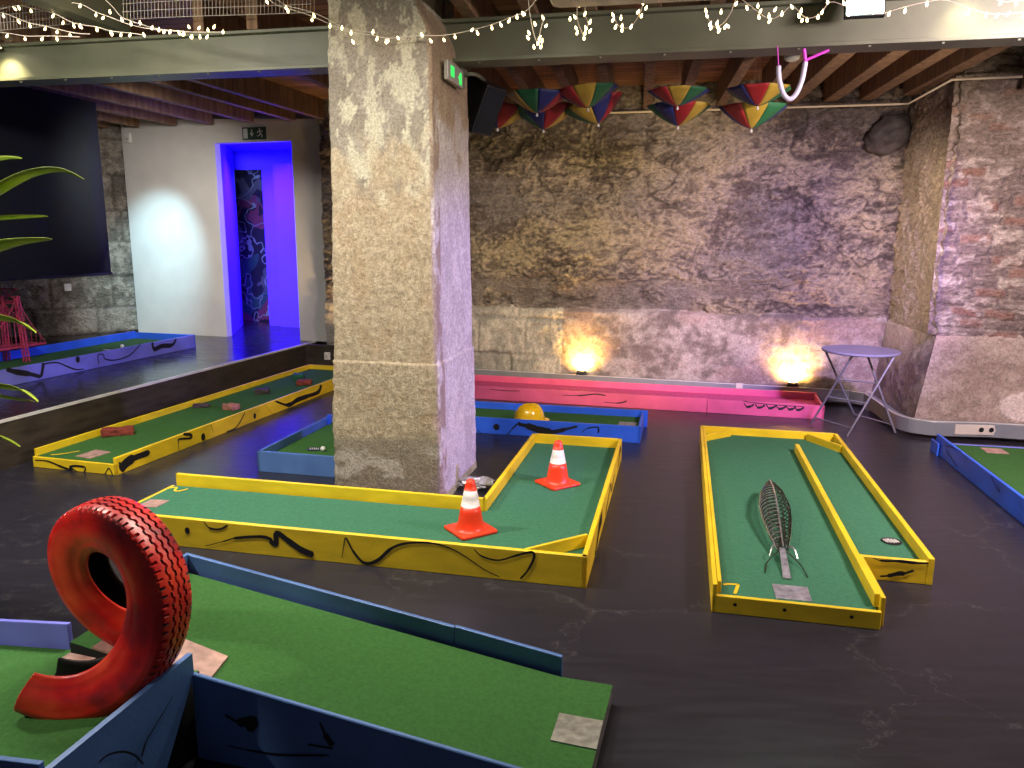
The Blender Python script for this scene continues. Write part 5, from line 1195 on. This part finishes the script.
string('lit strand sagging across the front of the pillar to the beam', [[(-1.431,4.653,2.999), (-1.356,4.637,2.932), (-1.290,4.622,2.907), (-1.208,4.604,2.882), (-1.126,4.586,2.852), (-1.033,4.566,2.810), (-0.963,4.551,2.781), (-0.888,4.535,2.757), (-0.790,4.513,2.742), (-0.710,4.496,2.722), (-0.607,4.473,2.723), (-0.506,4.451,2.726), (-0.405,4.429,2.721), (-0.322,4.411,2.727), (-0.229,4.391,2.741), (-0.121,4.367,2.763), (-0.030,4.347,2.791), (0.050,4.330,2.816), (0.096,4.320,2.853), (0.132,4.312,2.910)],
   [(-1.395,4.645,2.987), (-1.290,4.622,2.923), (-1.207,4.604,2.898), (-1.125,4.586,2.873), (-1.032,4.566,2.831), (-0.963,4.551,2.791), (-0.859,4.528,2.766), (-0.767,4.508,2.751)]],
  [(-1.403,4.647,2.945), (-1.290,4.622,2.907), (-1.279,4.620,2.891), (-1.125,4.586,2.857), (-1.138,4.589,2.837), (-1.033,4.566,2.800), (-0.963,4.551,2.786), (-0.911,4.540,2.758), (-0.901,4.537,2.710), (-0.784,4.512,2.757), (-0.762,4.507,2.720), (-0.710,4.496,2.702), (-0.699,4.493,2.706), (-0.641,4.481,2.719), (-0.506,4.451,2.728), (-0.456,4.440,2.695), (-0.383,4.424,2.697), (-0.322,4.411,2.710), (-0.229,4.391,2.741), (-0.199,4.384,2.724), (-0.121,4.367,2.746), (-0.072,4.356,2.758), (-0.030,4.347,2.776), (0.013,4.338,2.794), (0.050,4.330,2.807)])
string('hanging cluster of bulbs left of the air conditioner', [[(0.070,4.325,2.913), (0.076,4.324,2.835), (0.087,4.322,2.775), (0.098,4.319,2.725), (0.114,4.316,2.675), (0.136,4.311,2.644)],
   [(0.155,4.307,2.777), (0.140,4.310,2.733), (0.130,4.312,2.684)]],
  [(0.108,4.317,2.754), (0.150,4.308,2.782), (0.166,4.304,2.742), (0.077,4.324,2.711), (0.072,4.325,2.687), (0.133,4.312,2.684), (0.146,4.309,2.668), (0.104,4.318,2.640), (0.141,4.310,2.639), (0.125,4.313,2.659), (0.044,4.331,2.807)])
string('hanging cluster of bulbs under the corner of the air conditioner', [[(0.323,4.270,2.889), (0.325,4.270,2.812), (0.331,4.268,2.753), (0.359,4.262,2.688)],
   [(0.370,4.260,2.848), (0.366,4.261,2.790), (0.383,4.257,2.741), (0.364,4.261,2.693)]],
  [(0.340,4.266,2.835), (0.366,4.261,2.790), (0.393,4.255,2.750), (0.290,4.277,2.770), (0.315,4.272,2.778), (0.322,4.270,2.724), (0.328,4.269,2.700), (0.369,4.260,2.698), (0.394,4.255,2.706), (0.364,4.261,2.673), (0.373,4.259,2.722)])
string('small hook of bulbs under the middle of the air conditioner', [[(0.665,4.196,2.870), (0.648,4.199,2.795), (0.625,4.204,2.748), (0.596,4.211,2.716), (0.546,4.221,2.718), (0.514,4.228,2.763)]],
  [(0.509,4.230,2.778), (0.509,4.229,2.754), (0.549,4.221,2.762), (0.523,4.226,2.719), (0.556,4.219,2.723), (0.601,4.209,2.716), (0.556,4.219,2.703), (0.651,4.198,2.766), (0.672,4.194,2.803), (0.656,4.197,2.828), (0.633,4.202,2.786)])
string('lit strand looping between air conditioner and floodlight', [[(1.108,4.099,2.845), (1.084,4.104,2.762), (1.045,4.113,2.708), (1.007,4.121,2.696), (0.976,4.127,2.740), (0.965,4.130,2.778)],
   [(1.108,4.099,2.835), (1.162,4.087,2.795), (1.211,4.076,2.756), (1.269,4.063,2.720), (1.323,4.052,2.741), (1.367,4.042,2.775), (1.435,4.027,2.717), (1.497,4.014,2.732), (1.538,4.005,2.784), (1.607,3.990,2.762), (1.685,3.973,2.727)]],
  [(0.965,4.130,2.773), (0.971,4.129,2.750), (0.987,4.125,2.711), (0.993,4.124,2.692), (1.021,4.118,2.714), (1.037,4.114,2.765), (1.074,4.106,2.697), (1.060,4.109,2.693), (1.032,4.115,2.676), (1.106,4.099,2.799), (1.026,4.117,2.695), (1.159,4.088,2.777), (1.209,4.077,2.784), (1.217,4.075,2.732), (1.223,4.074,2.760), (1.264,4.065,2.735), (1.268,4.064,2.711), (1.290,4.059,2.763), (1.323,4.052,2.741), (1.367,4.042,2.771), (1.402,4.034,2.727), (1.417,4.031,2.706), (1.440,4.026,2.707), (1.410,4.033,2.750), (1.489,4.015,2.718), (1.506,4.012,2.740), (1.527,4.007,2.785), (1.601,3.991,2.776), (1.628,3.985,2.725)])
string('lit strand from the floodlight to the right edge', [[(1.685,3.973,2.727), (1.765,3.955,2.718), (1.850,3.937,2.740), (1.956,3.914,2.761), (2.040,3.895,2.765), (2.128,3.876,2.730), (2.215,3.857,2.699), (2.299,3.839,2.690), (2.420,3.812,2.701)],
   [(2.227,3.854,2.781), (2.271,3.845,2.748), (2.337,3.830,2.745), (2.413,3.814,2.758)]],
  [(1.805,3.947,2.716), (1.873,3.932,2.726), (1.965,3.912,2.752), (2.144,3.873,2.703), (2.220,3.856,2.688), (2.266,3.846,2.683), (2.311,3.836,2.690), (2.374,3.822,2.678), (2.275,3.844,2.739), (2.339,3.830,2.732)])

# ------------------------------------------------------------------ red bridge tower on the violet lane
def bridge():
    base = V(*(-4.809,7.299,0.430)); base.z = Z0+.077; t = thing('model_bridge', 'red metal suspension bridge model standing on the violet lane at the left edge', 'bridge', base)
    ex = FV.ex.to_3d(); ey = FV.ey.to_3d(); H = .63
    def P(a, b, z): return base+ex*a+ey*b+V(0, 0, z)
    for tb in (0, -1.1):
        for s in (-1, 1):
            bm = NB(); a0, a1 = s*.12, s*.085
            for da in (-.018, .018):
                for db in (-.018, .018): tube(bm, [P(a0+da, tb+db, 0), P(a1+da*.8, tb+db*.8, H)], .005, 6)
            for k in range(9):
                z0, z1 = H*k/9, H*(k+1)/9; sg = 1 if k % 2 else -1; m0 = a0+(a1-a0)*k/9; m1 = a0+(a1-a0)*(k+1)/9
                for db in (-.018, .018): tube(bm, [P(m0-.018*sg, tb+db, z0), P(m1+.018*sg, tb+db, z1)], .0035, 5)
                box(bm, P(m1, tb, z1), (.045, .045, .006), FV.t)
            obj('tower_leg', bm, 'red_metal', t)
        bm = NB()
        for z0, z1 in ((.42, .56), (.58, .70)):
            for z in (z0, z1): tube(bm, [P(-.1, tb, z), P(.1, tb, z)], .006, 6)
            tube(bm, [P(-.095, tb, z0), P(.095, tb, z1)], .005, 6); tube(bm, [P(.095, tb, z0), P(-.095, tb, z1)], .005, 6)
        obj('cross_brace', bm, 'red_metal', t)
    bm = NB(); hexa(bm, [P(-.10, -1.6, .14), P(.10, -1.6, .14), P(.10, .26, .14), P(-.10, .26, .14)], [P(-.10, -1.6, .155), P(.10, -1.6, .155), P(.10, .26, .155), P(-.10, .26, .155)]); obj('bridge_deck', bm, 'red_metal', t)
    for s in (-1, 1):
        bm = NB(); cab = lambda y: (.20+(H-.20)*((y+.55)/.55)**2) if y < 0 else (H-(H-.16)*(y/.26)**.7)
        ys = [-1.1+1.1*k/16 for k in range(17)]+[.26*k/5 for k in range(1, 6)]
        tube(bm, [P(s*.095, y, cab(y)) for y in ys], .004, 6); obj('main_cable', bm, 'red_metal', t)
        for y in ys:
            if cab(y) > .17: bm = NB(); tube(bm, [P(s*.095, y, .155), P(s*.095, y, cab(y))], .002, 4); obj('suspender_wire', bm, 'red_metal', t)
bridge()

# ------------------------------------------------------------------ potted plant at the left edge
def plant():
    b = V(-2.95, 3.35, 0); t = thing('potted_plant', 'leafy plant reaching in from the left edge with long arching green leaves', 'plant', b)
    bm = NB(); lathe(bm, [(0, 0), (.13, 0), (.17, .32), (.18, .34), (.165, .34), (.15, .30), (0, .30)], 28, b); obj('pot', bm, 'pot', t, smooth=False, bevel=.003)
    bm = NB(); tube(bm, [(b.x, b.y, .30), (b.x+.02, b.y, .9), (b.x-.01, b.y+.01, 1.5), (b.x+.01, b.y, 1.95)], [.03, .025, .02, .012]); obj('stem', bm, 'stem', t, smooth=True)
    def leaf(pts, w):
        bm = NB(); P = smoothline(pts, 8); m = len(P); G = []
        for i, p in enumerate(P):
            f = i/(m-1); d = (P[min(i+1, m-1)]-P[max(i-1, 0)]).normalized(); s = d.cross(V(0, .55, .83)).normalized(); ww = w*(math.sin(math.pi*min(1, f**.8*.93+.07))**.7+.05)*(.15 if f > .995 else 1)/2
            up_ = s.cross(d).normalized()
            G.append([bm.verts.new(p-s*ww+up_*ww*.45), bm.verts.new(p-s*ww*.5+up_*ww*.12), bm.verts.new(p), bm.verts.new(p+s*ww*.5+up_*ww*.12), bm.verts.new(p+s*ww+up_*ww*.45)])
        for A_, B_ in zip(G, G[1:]):
            for k in range(4): bm.faces.new((A_[k], A_[k+1], B_[k+1], B_[k]))
        o = obj('leaf', bm, 'leaf', t, smooth=True); sm = o.modifiers.new('s', 'SOLIDIFY'); sm.thickness = .0015
    st = lambda z: V(b.x, b.y, z)
    leaf([st(1.651), V(-2.613,3.500,1.771), V(-2.344,3.400,1.924), V(-2.145,3.300,1.953), V(-1.991,3.200,1.948)], 0.035)
    leaf([st(1.414), V(-2.496,3.300,1.534), V(-2.212,3.240,1.763), V(-2.082,3.180,1.821), V(-1.917,3.120,1.876), V(-1.762,3.060,1.888), V(-1.638,3.000,1.854)], 0.050)
    leaf([st(1.519), V(-2.512,3.400,1.639), V(-2.261,3.300,1.695), V(-2.109,3.200,1.706), V(-1.851,3.100,1.717)], 0.045)
    leaf([st(1.308), V(-2.467,3.300,1.428), V(-2.227,3.225,1.555), V(-2.090,3.150,1.590), V(-1.958,3.075,1.611), V(-1.785,3.000,1.628)], 0.070)
    leaf([st(1.135), V(-2.491,3.300,1.255), V(-2.260,3.225,1.295), V(-2.126,3.150,1.295), V(-2.003,3.075,1.292), V(-1.888,3.000,1.262)], 0.075)
    leaf([st(0.923), V(-2.526,3.250,1.043), V(-2.300,3.175,1.045), V(-2.126,3.100,1.018), V(-1.995,3.025,1.021), V(-1.879,2.950,0.993)], 0.075)
    leaf([st(0.927), V(-2.563,3.300,1.047), V(-2.339,3.225,1.009), V(-2.165,3.150,0.969), V(-2.049,3.075,0.973), V(-1.923,3.000,0.982)], 0.060)
    leaf([st(0.663), V(-2.599,3.300,0.783), V(-2.347,3.200,0.811), V(-2.152,3.100,0.803), V(-2.005,3.000,0.793)], 0.060)
    random.seed(5)
    for k in range(12):
        a = math.pi*(.45+1.1*k/12); z = .8+1.1*random.random(); L = random.uniform(.5, .75); dx, dy = math.cos(a), math.sin(a)
        leaf([st(z), st(z)+V(dx*L*.4, dy*L*.4, .2), st(z)+V(dx*L*.8, dy*L*.8, .12), st(z)+V(dx*L, dy*L, -.12)], .05)
plant()
